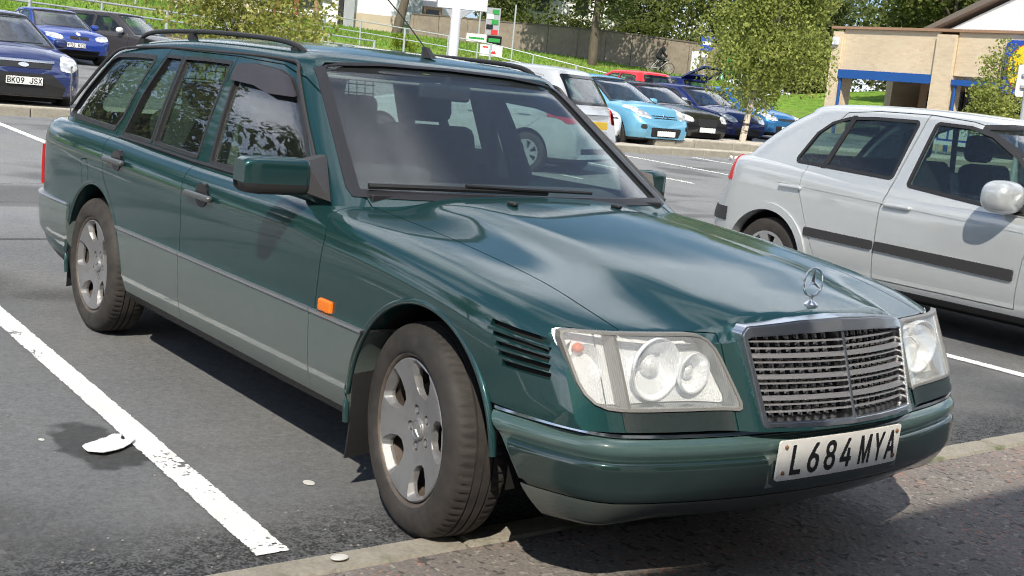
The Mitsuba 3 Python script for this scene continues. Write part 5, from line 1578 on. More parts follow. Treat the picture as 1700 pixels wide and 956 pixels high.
def grid_sheet(xs, ys_, zf):
    X, Y = np.meshgrid(xs, ys_, indexing='ij')
    v = np.stack([X, Y, zf(X, Y)], -1).reshape(-1, 3)
    n, m = len(xs), len(ys_)
    i, j = np.meshgrid(np.arange(n - 1), np.arange(m - 1), indexing='ij')
    q = np.stack([i * m + j, (i + 1) * m + j, (i + 1) * m + j + 1, i * m + j + 1], -1).reshape(-1, 4)
    return trimesh.Trimesh(v, np.vstack([q[:, [0, 1, 2]], q[:, [0, 2, 3]]]), process=False)


def build_ground():
    xs = np.unique(np.r_[-400, -200, -120, -80, np.linspace(-60, -3, 58), np.linspace(-2, 4, 7), 20, 60, 200, 400])
    ys_ = np.unique(np.r_[-400, -150, -60, np.linspace(-30, 60, 46), 120, 400])
    one('car_park', grid_sheet(xs, ys_, lambda X, Y: gz(X)), 'm_asphalt', 'worn grey asphalt of the car park', 'ground', True, kind='structure')
    # raised pavement and its kerb of long stones
    one('pavement', cbox(.213, 4.6, -40, 60, -.3, .018), 'm_pavement', 'reddish gritty pavement in front of the cars', 'pavement', kind='structure')
    kk = thing('kerb', 'weathered concrete kerb between the parking bays and the pavement', 'kerb', kind='structure')
    y = -8.05
    i = 0
    while y < 16:
        L = .915
        j = rng.normal(0, .0025, 3)
        v = cbox(.088 + j[0], .210 + j[0], y + .003, y + L - .003, -.25, .024 + j[1], .012).subdivide().subdivide()
        add(kk + '__stone', v, 'm_kerb', 40)
        y += L
        i += 1
    # bay lines, near row
    for n, (y0, y1, lab) in enumerate(((-1.300, -1.195, 'worn white bay line on the near side of the green estate'), (1.16, 1.265, 'white bay line on the far side of the green estate'), (3.63, 3.735, 'white bay line beside the silver hatchback'), (6.10, 6.20, 'white bay line beyond the silver hatchback'), (-3.78, -3.68, 'white bay line nearest the camera'))):
        me, uv = strip(-5.0, -.01, y0, y1, .004, 60, skew=-.105 * 0)
        if n == 0:
            me, uv = strip(-4.9, -.005, y0 + .17, y1 + .17, .004, 60, skew=-.17)
        one('bay_line', me, 'm_line_near', lab, 'road marking', True, kind='structure', uv=uv)
    for y0 in (-6.3, -4.0, -1.0, 1.42, 4.0, 6.3, 8.3, 10.5, 12.95, 15.3, 17.6, 19.9):
        xe = -10.2 if y0 < 11 else -11.5
        me, uv = strip(-15.1, xe, y0 + .22, y0 + .33, .004, 40, skew=-.12)
        one('bay_line', me, 'm_line_far', 'white bay lines across the aisle', 'road marking', True, group='white bay lines across the aisle', kind='structure', uv=uv)
    # island between the rows: kerb stones, paving, raised bed on the right
    ik = thing('island', 'pale concrete kerbed island between the two parking rows', 'island', kind='structure')
    z0 = float(gz(-15.4))
    add(ik + '__paving', cbox(-17.3, -15.53, -14, 34, z0 - .3, z0 + .125), 'm_island_top')
    y = -14.0
    while y < 34:
        j = rng.normal(0, .004, 2)
        add(ik + '__stone', cbox(-15.525 + j[0], -15.40 + j[0], y + .006, y + .909, z0 - .3, z0 + .135 + j[1], .015), 'm_island_kerb')
        y += .915
    add(ik + '__raised_bed', cbox(-18.9, -16.42, 15.62, 34, z0 - .3, z0 + .27, .01), 'm_island_top')
    y = 15.6
    while y < 33:
        j = rng.normal(0, .012, 2)
        add(ik + '__bed_stone', cbox(-16.415 + j[0], -16.27 + j[0], y + .008, y + .592, z0 - .1, z0 + .285 + j[1], .02), 'm_island_kerb')
        y += .60
    # litter
    sc = Polygon([(-1.19, -1.445), (-1.135, -1.475), (-1.03, -1.475), (-.965, -1.43), (-.985, -1.385), (-1.035, -1.345), (-1.10, -1.262), (-1.135, -1.282), (-1.115, -1.345), (-1.055, -1.275), (-1.045, -1.262), (-1.10, -1.36)])
    sc = Polygon([(-.985, -1.468), (-.945, -1.42), (-.975, -1.345), (-1.03, -1.275), (-1.075, -1.235), (-1.105, -1.255), (-1.065, -1.305), (-1.16, -1.262), (-1.185, -1.285), (-1.12, -1.345), (-1.085, -1.43), (-1.04, -1.475)])
    import shapely.affinity as sa
    sc = sa.scale(sc, .85, .80, origin=(-1.05, -1.28))
    me = tm(Manifold.extrude(cs(rnd(sc, .006)), .002).refine_to_length(.015))
    me.vertices[:, 2] += .012 + .016 * (meshkit.fbm(me.vertices * [18, 18, 0], 3, 2) - .35)
    one('paper_scrap', me, 'm_paper', 'torn white paper lying beside the bay line', 'litter', 40)
    for i, (x, y, r, lab) in enumerate(((-.49, -.885, .018, 'small white chewing gum spot between the bay line and the front wheel'), (-1.20, -1.52, .010, 'white speck near the torn paper'))):
        me = trimesh.creation.icosphere(2, r); me.apply_scale([1.4, 1, .16]); me.apply_translation([x, y, .003])
        one('gum_spot', me, 'm_gum', lab, 'litter', True)
    me = trimesh.creation.icosphere(2, .024); me.apply_scale([.8, 1.1, .22]); me.apply_translation([.150, -1.13, .030])
    one('bottle_cap', me, 'm_gum', 'flattened pale bottle cap on the kerb', 'litter', True)
    for i, (x, y) in enumerate(((-14.9, 16.45), (-14.86, 16.72))):
        c = revolve_y([(.03, 0), (.045, .11), (.048, .11), (.033, .0)], 20)
        c.apply_transform(trimesh.transformations.rotation_matrix(.5 + i, [0, 0, 1])); c.apply_translation([x, y, float(gz(x)) + .05])
        one('paper_cup', c, 'm_white_paint', ('white paper cup lying by the island, left of the pair', 'white paper cup lying by the island, right of the pair')[i], 'litter', 40)
    V = []
    for i in range(80):
        x, y = rng.uniform(-4.5, .05), rng.uniform(-2.6, -.9)
        if rng.random() < .55: x = rng.uniform(-.35, .07)
        r = rng.uniform(.0025, .0065)
        m_ = trimesh.creation.icosahedron(); m_.apply_scale([r, r * rng.uniform(.6, 1.2), r * .6]); m_.apply_transform(trimesh.transformations.rotation_matrix(rng.uniform(0, 6), [0, 0, 1])); m_.apply_translation([x, y, r * .3]); V.append(m_)
    one('grit', cat(V), 'm_grit', 'loose pale grit scattered on the asphalt', 'grit', kind='stuff')


def leaves(key, clumps, n, size, c0, c1, m='m_leaf', droop=0.0, seed=1):
    """Foliage: small two-triangle leaves spread through ellipsoidal clumps (centre, radii)."""
    r = np.random.default_rng(seed)
    C = np.array([c[0] for c in clumps], float); S = np.array([c[1] for c in clumps], float)
    w = S.prod(1) ** .75; w /= w.sum()
    k = r.choice(len(C), n, p=w)
    d = r.normal(size=(n, 3)); d /= np.linalg.norm(d, axis=1, keepdims=True)
    rad = r.random(n) ** .42
    P = C[k] + S[k] * d * rad[:, None]
    keep = meshkit.fbm(P / (S.mean() * .62), 3, seed) > .37
    P, k, rad = P[keep], k[keep], rad[keep]
    n = len(P)
    a = r.normal(size=(n, 3)); a[:, 2] = a[:, 2] * .6 - droop; a /= np.linalg.norm(a, axis=1, keepdims=True)
    b = np.cross(a, r.normal(size=(n, 3))); b /= np.linalg.norm(b, axis=1, keepdims=True)
    L = size * r.uniform(.6, 1.35, n)[:, None]
    V = np.stack([P - a * L * .5, P + b * L * .30, P + a * L * .5, P - b * L * .30], 1).reshape(-1, 3)
    f = np.arange(n)[:, None] * 4
    F = np.vstack([f + [0, 1, 2], f + [0, 2, 3]])
    tone = np.clip(.5 + .9 * (meshkit.fbm(P * .9 / max(size * 6, .25), 2, seed + 5) - .5) + r.normal(0, .22, n), 0, 1)[:, None]
    col = np.array(c0) * (1 - tone) + np.array(c1) * tone
    d_ = mikit.ply(trimesh.Trimesh(V, F, process=False), m, False, color=np.repeat(col, 4, 0))
    return d_


def limb(path, r0, r1, sides=9):
    p = PC(np.linspace(0, 1, len(path)), np.array(path, float))(np.linspace(0, 1, 14))
    return tube(p, np.linspace(r0, r1, 14), sides)


def tree(name, label, base, h, crown_r, n, size, c0, c1, bark='m_bark', group=None, lean=(0, 0), crown_base=.35, r0=.16, m='m_leaf_far', seed=1, droop=0.0, nclump=16):
    r = np.random.default_rng(seed)
    K = thing(name, label, 'tree', group)
    b = np.array(base, float)
    top = b + np.array([lean[0], lean[1], h * .92])
    mid = b + (top - b) * .5 + np.array([r.normal(0, .02) * h, r.normal(0, .02) * h, 0])
    add(K + '__trunk', limb([b - [0, 0, .2], b + (mid - b) * .5 + r.normal(0, .01, 3) * h, mid, top], r0, r0 * .2), bark, True)
    clumps = []
    cz = b + (top - b) * (crown_base + (1 - crown_base) * .52)
    for i in range(nclump):
        u = r.random()
        zc = crown_base + (1 - crown_base) * (.10 + .88 * u)
        ax = b + (top - b) * zc
        env = crown_r * math.sin(math.pi * min(1, .14 + .82 * u)) ** .7
        ang = r.uniform(0, 6.28)
        rr = env * math.sqrt(r.random()) * .75
        c = ax + np.array([rr * math.cos(ang), rr * math.sin(ang), -droop * rr * .5])
        s = crown_r * r.uniform(.30, .48)
        clumps.append((c, (s, s, s * (.8 + .7 * droop))))
        if i % 2 == 0:
            st = b + (top - b) * max(.2, zc - .18)
            add(K + '__limb', limb([st, (st + c) / 2 + [0, 0, .05 * h], c], r0 * .32, r0 * .08, 6), bark, True)
    d = leaves(K, clumps, n, size, c0, c1, m, droop, seed)
    scene[num(K + '__crown')] = d
    return K


def bush(label, c, rad, n, size, c0, c1, seed, group=None):
    r = np.random.default_rng(seed)
    K = thing('bush', label, 'bush', group)
    cl = [(np.array(c) + np.array([r.uniform(-1, 1) * rad[0] * .6, r.uniform(-1, 1) * rad[1] * .6, r.uniform(-.3, .6) * rad[2]]), (rad[0] * .5, rad[1] * .5, rad[2] * .6)) for _ in range(9)]
    scene[K] = leaves(K, cl, n, size, c0, c1, 'm_leaf_far', 0, seed)
    return K


def railing(key, pts, h, label, post_every=2.0, r=.028, thick_every=2):
    K = thing(key, label, 'railing')
    P = np.array(pts, float)
    seg = np.r_[0, np.cumsum(np.linalg.norm(np.diff(P[:, :2], axis=0), axis=1))]
    s = np.arange(0, seg[-1], post_every)
    Q = np.stack([np.interp(s, seg, P[:, j]) for j in range(3)], 1)
    for i, q in enumerate(Q):
        rr = .055 if i % thick_every == 0 else .035
        me = trimesh.creation.cylinder(rr, h + .3, 10); me.apply_translation(q + [0, 0, h / 2 - .15 + (0.03 if i % thick_every == 0 else 0)])
        add(K + '__post', me, 'm_galv', 40)
    for f in (1.0, .55):
        add(K + '__rail', tube(Q + [0, 0, h * f], r, 8), 'm_galv', 50)
    return K


def build_background():
    # grass bank
    g = np.linspace(33, 118, 66); t = np.linspace(-62, 20, 60)
    S_, T_ = np.meshgrid(g, t, indexing='ij')
    X = 2.88 - .79 * S_ + .61 * T_ + 0; Y = -2.75 + .61 * S_ + .79 * T_
    Z = bank_z(X, Y)
    Z[0] -= 2
    n, m = X.shape
    i, j = np.meshgrid(np.arange(n - 1), np.arange(m - 1), indexing='ij')
    q = np.stack([i * m + j, (i + 1) * m + j, (i + 1) * m + j + 1, i * m + j + 1], -1).reshape(-1, 4)
    me = trimesh.Trimesh(np.stack([X, Y, Z], -1).reshape(-1, 3), np.vstack([q[:, [0, 1, 2]], q[:, [0, 2, 3]]]), process=False)
    if me.face_normals[len(q) // 2, 2] < 0: me.invert()
    one('grass_bank', me, 'm_grass', 'bright green grass bank rising behind the car park', 'grass bank', True, kind='structure')
    # tufts that roughen the lawn
    r = np.random.default_rng(3)
    s_, t_ = r.uniform(36, 80, 26000), r.uniform(-26, 13, 26000)
    px, py = 2.88 - .79 * s_ + .61 * t_, -2.75 + .61 * s_ + .79 * t_
    pz = bank_z(px, py)
    ok = (px < -33.5) | (s_ > 42)
    P = np.stack([px, py, pz], 1)[ok]
    n = len(P); a = r.uniform(0, 6.28, n); hgt = r.uniform(.06, .18, n); w = .05
    V = np.stack([P + np.stack([np.cos(a) * w, np.sin(a) * w, 0 * a - .02], 1), P - np.stack([np.cos(a) * w, np.sin(a) * w, 0 * a + .02], 1), P + np.stack([r.normal(0, .05, n), r.normal(0, .05, n), hgt], 1)], 1).reshape(-1, 3)
    one('grass_tufts', trimesh.Trimesh(V, np.arange(3 * n).reshape(-1, 3), process=False), 'm_grass_blade', 'uneven grass blades covering the bank', 'grass', kind='stuff')
    # rendered retaining wall with its railing, left
    K = thing('retaining_wall', 'low cream rendered wall with a dark coping behind the parked cars on the left', 'wall')
    A, Bp = np.array([-30.6, -6.0]), np.array([-39.0, 24.0])
    zt = lambda k: 2.08 - .35 * k
    N = 10
    for i in range(N):
        a, b = A + (Bp - A) * i / N, A + (Bp - A) * (i + 1) / N
        d = (b - a) / np.linalg.norm(b - a); nn = np.array([d[1], -d[0]]) * -1
        z0, z1 = zt(i / N), zt((i + 1) / N)
        pts = [[*(a + d * .01 + nn * k), z] for k in (0, .30) for z in (.2, z0)] + [[*(b - d * .01 + nn * k), z] for k in (0, .30) for z in (.2, z1)]
        add(K + '__panel', tm(Manifold.hull_points(np.array(pts))), 'm_render_beige')
        pts = [[*(a + nn * k), z] for k in (-.06, .36) for z in (z0 + .003, z0 + .10)] + [[*(b + nn * k), z] for k in (-.06, .36) for z in (z1 + .003, z1 + .10)]
        add(K + '__coping_stone', tm(Manifold.hull_points(np.array(pts))), 'm_coping')
    railing('railing', [(A[0] - .3, A[1], zt(0) + .08), ((A + Bp)[0] / 2 - .3, (A + Bp)[1] / 2, zt(.5) + .08), (Bp[0] - .3, Bp[1], zt(1) + .08)], .62, 'pale metal railing on top of the low cream wall', 2.4, .03)
    # upper railing along the bank
    rp = [(-42.0, 12.0), (-44.5, 18.5), (-46.2, 24.6), (-43.8, 30.4), (-38.2, 35.9), (-35.2, 38.0)]
    rp = [(x, y, float(bank_z(x, y))) for x, y in rp]
    railing('railing', rp, 1.10, 'long galvanised railing running down the grass bank', 2.0, .026)
    # concrete boundary wall in panels with coping
    K = thing('boundary_wall', 'long brown concrete panel wall along the top of the grass bank', 'wall')
    W = [np.array(w) for w in ((-65.2, 40.0), (-56.0, 48.3), (-49.6, 51.9))]
    zb = [3.85, 3.40, 3.10]; zt_ = [5.12, 5.12, 4.72]
    for s in range(2):
        a0, b0 = W[s], W[s + 1]
        L = np.linalg.norm(b0 - a0); nseg = max(2, int(round(L / 1.9)))
        d = (b0 - a0) / L; nn = np.array([-d[1], d[0]])
        for i in range(nseg):
            f0, f1 = i / nseg, (i + 1) / nseg
            a, b = a0 + (b0 - a0) * f0 + d * .015, a0 + (b0 - a0) * f1 - d * .015
            jz = rng.normal(0, .012)
            za, zb_ = zt_[s] + (zt_[s + 1] - zt_[s]) * f0 + jz, zt_[s] + (zt_[s + 1] - zt_[s]) * f1 + jz
            lo = 2.4
            pts = [[*(a + nn * k), z] for k in (0, .18) for z in (lo, za)] + [[*(b + nn * k), z] for k in (0, .18) for z in (lo, zb_)]
            add(K + '__panel', tm(Manifold.hull_points(np.array(pts))), 'm_concrete_wall')
            pts = [[*(a - d * .012 + nn * k), z] for k in (-.05, .23) for z in (za + .004, za + .09)] + [[*(b + d * .012 + nn * k), z] for k in (-.05, .23) for z in (zb_ + .004, zb_ + .09)]
            add(K + '__coping_stone', tm(Manifold.hull_points(np.array(pts))), 'm_coping')
            if i % 2 == 0:
                add(K + '__pier', tm(Manifold.hull_points(np.array([[*(a + d * u - nn * k), z] for u in (-.13, .11) for k in (-.02, .07) for z in (lo, za - .05)]))), 'm_concrete_wall')
    # noticeboard and gate at the wall's right end
    K = thing('site_gate', 'dark green gate at the right end of the concrete wall', 'gate')
    add(K + '__frame', cat([tube([(-49.4, 51.9, 2.6), (-49.4, 51.9, 4.7)], .06, 8), tube([(-48.2, 52.4, 2.6), (-48.2, 52.4, 4.7)], .06, 8)]), 'm_black_plastic', True)
    for i in range(7):
        f = (i + .5) / 7
        add(K + '__bar', tube([(-49.4 + 1.2 * f, 51.9 + .5 * f, 2.8), (-49.4 + 1.2 * f, 51.9 + .5 * f, 4.5)], .035, 6), 'm_sign_green', True)
    one('wall_sign', place_mesh(cbox(-.25, .25, -.6, .6, -.02, .02), (-50.6, 51.0, 3.75), (.87, .49, 0), (0, 0, 1)), 'm_pole_white', 'pale blue panel leaning at the wall by the gate', 'panel')
    # far left block behind the trees
    build_school()
    build_shop()
    build_signs()
    cyclist()
    trees()
    # white house glimpsed above the wall
    K = thing('white_house', 'white rendered house glimpsed through trees above the wall', 'house')
    c0 = np.array([-73.0, 58.5])
    ex = np.array([.66, .75, 0.0]); ey = np.array([-.75, .66, 0])
    wall_ = cbox(-6.0, 5.2, -4, 3.9, 0, 6.2)
    M = np.eye(4); M[:3, 0], M[:3, 1], M[:3, 2], M[:3, 3] = ex, ey, [0, 0, 1], [*c0, 3.2]
    mk = lambda me: (me.apply_transform(M), me)[1]
    add(K + '__wall', mk(wall_), 'm_white_paint')
    add(K + '__roof', mk(tm(Manifold.hull_points(np.array([(-6.4, -4.5, 6.2), (5.6, -4.5, 6.2), (-6.4, 4.3, 6.2), (5.6, 4.3, 6.2), (-6.4, -.1, 8.6), (5.6, -.1, 8.6)])))), 'm_roof')
    for x in (-4.5, -1.4, 1.6, 4.0):
        for z in (.9, 3.6):
            w = add(K + '__window', mk(cbox(x - .55, x + .55, -4.04, -3.98, z, z + 1.3)), 'm_panel_grey')
            add(w + '__pane', mk(cbox(x - .48, x + .48, -4.055, -4.045, z + .08, z + 1.22)), 'm_dark_window')


def frame_at(o, ex):
    ex = np.array([*ex, 0.0]); ex /= np.linalg.norm(ex)
    M = np.eye(4); M[:3, 0] = ex; M[:3, 1] = [-ex[1], ex[0], 0]; M[:3, 3] = o
    return lambda me: (me.apply_transform(M), me)[1]


def build_school():
    K = thing('clinic_building', 'pale panelled building with red and tan columns at the top left behind the railing', 'building')
    f = frame_at((-74.0, 33.8, 3.6), (.42, .91))     # x along the front, -y towards the camera
    P = lambda s: K + '__' + s
    add(P('wall'), f(cbox(-14, -.2, .05, 9, -1, 6)), 'm_panel_beige')
    add(P('wall'), f(cbox(-.2, 4.6, 1.2, 9, -1, 6)), 'm_panel_grey')
    add(P('wall'), f(cbox(4.6, 13.5, .3, 9, -1, 6)), 'm_white_paint')
    for i in range(3):
        for z0, z1 in ((.1, 1.0), (1.45, 2.7), (3.2, 4.6)):
            w = add(P('window'), f(cbox(-.1 + i * 1.25, 1.08 + i * 1.25, 1.10, 1.19, z0, z1)), 'm_panel_grey')
            add(w + '__pane', f(cbox(-.02 + i * 1.25, 1.0 + i * 1.25, 1.05, 1.095, z0 + .06, z1 - .06)), 'm_dark_window')
    for z in (1.0, 2.75):
        add(P('balcony_band'), f(cbox(-.2, 4.2, .55, .75, z, z + .38)), 'm_white_paint')
    for x, m_ in ((.9, 'm_red_column'), (2.25, 'm_red_column'), (3.55, 'm_tan_column')):
        add(P('column'), f(cbox(x - .16, x + .16, .30, .54, -.8, 6)), m_)
    add(P('panel'), f(cbox(4.0, 4.9, .9, 1.15, .2, 1.9)), 'm_pole_white'); add(P('panel'), f(cbox(4.0, 4.9, .9, 1.15, 2.2, 5)), 'm_pole_white')
    add(P('pillar'), f(cbox(5.0, 5.3, -.3, .2, -1, 6)), 'm_black_plastic'); add(P('pillar'), f(cbox(5.35, 6.05, -.4, .2, -1, 6)), 'm_panel_grey')
    add(P('base_band'), f(cbox(6.1, 9.2, .15, .29, -.8, 1.5)), 'm_render_beige')
    add(P('pillar'), f(cbox(8.9, 10.6, -.5, .25, 1.0, 6)), 'm_panel_grey')
    add(P('notice'), f(cbox(9.2, 9.9, -.56, -.51, 1.25, 1.85)), 'm_white_paint')
    add(P('doorway'), f(cbox(10.7, 12.0, -.2, .25, -.8, 2.4)), 'm_tan_column'); add(P('door'), f(cbox(10.9, 11.8, -.26, -.21, -.8, 2.2)), 'm_dark_window')


def build_shop():
    """Brick supermarket front on the right."""
    K = thing('brick_shop', 'buff brick shop front with blue fascia beams and a white gable behind', 'shop')
    P = lambda s: K + '__' + s
    z0 = float(gz(-25)) - .1
    x0, xp0, xp1, x1, y = -28.25, -23.72, -22.95, -13.0, 36.0
    zt, zf = 4.62, 2.78

    def brick_panel(name, xa, xb, za, zb, yy, dy=.11):
        add(P(name), cbox(xa, xb, yy, yy + dy, za, zb), 'm_brick')

    brick_panel('wall', x0 + .35, xp0, zf + .33, zt, y)
    brick_panel('wall', xp1, -18.2, zf + .33, zt, y)
    add(P('wall'), cbox(-18.2, x1, y, y + .2, zf + .33, zt), 'm_brick')
    brick_panel('pillar', xp0, xp1, z0, zt - .10, y - .16)
    add(P('pillar'), cbox(xp0 + .02, xp1 - .02, y - .02, y + .6, z0, zt - .1), 'm_brick')
    add(P('pillar'), cbox(x0 - .1, x0 + .34, y - .1, y + .8, z0, zt - .1), 'm_brick_c')
    add(P('side_wall'), cbox(x0 - .1, x0 + .2, y + 3.61, y + 14, z0, zt - .1), 'm_brick')
    add(P('side_beam'), cbox(x0 - .1, x0 + .2, y + .82, y + 3.6, zf + .33, zt - .1), 'm_brick')
    add(P('inner_wall'), cbox(-26.75, -26.55, y + 3.62, y + 13, z0, zf + .33), 'm_tan_column')
    one('lawn', grid_sheet(np.linspace(-44, -28.6, 6), np.linspace(36, 60, 6), lambda X, Y: .75 + .10 * np.clip(Y - 37, 0, 30)), 'm_grass', 'patch of lawn beside the brick shop', 'lawn', True, kind='structure')
    add(P('fascia'), cbox(x0 + .35, xp0 - .003, y - .10, y + .12, zf, zf + .325), 'm_blue_fascia')
    add(P('fascia'), cbox(xp1 + .003, -14, y - .10, y + .12, zf, zf + .20), 'm_blue_fascia')
    add(P('roof_edge'), cbox(x0 - .2, x1, y - .14, y + 8, zt + .003, zt + .10), 'm_tan_column')
    add(P('soffit'), cbox(x0 + .35, x1, y + .13, y + 5, zf + .34, zf + .40), 'm_white_paint')
    # recessed entrance
    add(P('back_wall'), cbox(-26.54, x1, y + 3.4, y + 3.6, z0, zf + .33), 'm_tan_column')
    for xa, xb in ((-25.3, -24.6), (-24.5, -24.0), (-23.6, -22.6), (-22.4, -21.2), (-21.0, -19.6)):
        for za, zb in ((z0 + .1, 1.7), (1.78, 2.7)):
            w = add(P('window'), cbox(xa, xb, y + 3.30, y + 3.39, za, zb), 'm_black_plastic')
            add(w + '__pane', cbox(xa + .06, xb - .06, y + 3.27, y + 3.295, za + .06, zb - .06), 'm_dark_window')
    add(P('door'), cbox(-26.1, -25.45, y + 3.2, y + 3.39, z0, 2.6), 'm_dark_window')
    add(P('post'), tube([(x0 + .42, y + .02, z0), (x0 + .42, y + .02, zf)], .06, 8), 'm_blue_fascia', True)
    add(P('post'), tube([(xp1 + .12, y + .02, z0), (xp1 + .12, y + .02, zf)], .06, 8), 'm_blue_fascia', True)
    # gable behind
    gy = y + 5.2
    g = Polygon([(-28.1, zt), (-.5, zt), (-14.3, zt + 6.4)])
    add(P('gable'), tm(prism_y(g, gy, gy + .2)), 'm_gable_white')
    for i in range(17):
        xx = -27 + i * 1.5
        zz = zt + min((xx + 28.1), (-.5 - xx)) * .4637
        if zz > zt + .4:
            add(P('gable_joint'), cbox(xx - .02, xx + .02, gy - .02, gy - .004, zt + .13, zz - .1), 'm_pole_white')
    d = np.array([11.3, 4.9]); d /= np.linalg.norm(d)
    add(P('roof_verge'), tm(prism_y(Polygon([(-28.8, zt - .05), (-28.6, zt + .22), (-14.3, zt + 6.86), (-14.3, zt + 6.42)]), gy - .35, gy + 12)), 'm_roof')
    add(P('roof_verge'), tm(prism_y(Polygon([(.2, zt - .05), (.0, zt + .22), (-14.297, zt + 6.86), (-14.297, zt + 6.42)]), gy - .35, gy + 12)), 'm_roof')
    # square sign: blue with a yellow disc
    sk = num(P('sign'))
    scene[sk] = mikit.ply(cbox(-20.95, -19.05, y - .20, y - .012, 2.62, 4.40), 'm_sign_blue')
    th = np.linspace(0, 2 * np.pi, 49)[:-1]
    for r_, m_, d_ in ((.83, 'm_sign_red', .21), (.79, 'm_sign_yellow', .225)):
        add(sk + '__disc', tm(prism_y(Polygon(np.stack([-20.0 + r_ * np.cos(th), 3.51 + r_ * np.sin(th)], 1)), y - d_, y - .20)), m_)
    for ch, xx, m_ in (('L', -20.5, 'm_sign_blue'), ('i', -20.12, 'm_sign_red'), ('D', -19.78, 'm_sign_blue'), ('L', -19.43, 'm_sign_blue')):
        me = text_block(ch, .42, .26 if ch != 'i' else .10, .01)
        add(sk + '__letter', place_mesh(me, (xx, y - .226, 3.50), (1, 0, 0), (0, 0, 1)), m_)
    # lamp on the corner
    add(P('alarm_box'), rbox(.28, .12, .30, .03, (x0 + .1, y - .17, 4.15)), 'm_pole_white', 40)
    # trolley shelter frame by the entrance
    T_ = thing('poster_case', 'white framed poster case standing by the shop entrance', 'poster case')
    add(T_ + '__frame', cat([cbox(-21.95, -20.15, 33.9, 33.98, .75, 1.62).difference(cbox(-21.85, -20.25, 33.8, 34.1, .85, 1.52)) if False else tm(prism_y(sbox(-21.95, .72, -20.15, 1.62).difference(sbox(-21.86, .85, -20.24, 1.53)), 33.9, 33.98))]), 'm_white_paint')
    add(T_ + '__poster', cbox(-21.86, -20.24, 33.93, 33.96, .85, 1.53), 'm_sign_blue')
    for i in range(4):
        add(T_ + '__sheet', cbox(-21.78 + i * .39, -21.48 + i * .39, 33.91, 33.925, .92, 1.45), 'm_pole_white')
    for xx in (-21.8, -20.3):
        add(T_ + '__leg', tube([(xx, 33.94, .4), (xx, 33.94, .72)], .04, 8), 'm_galv', True)


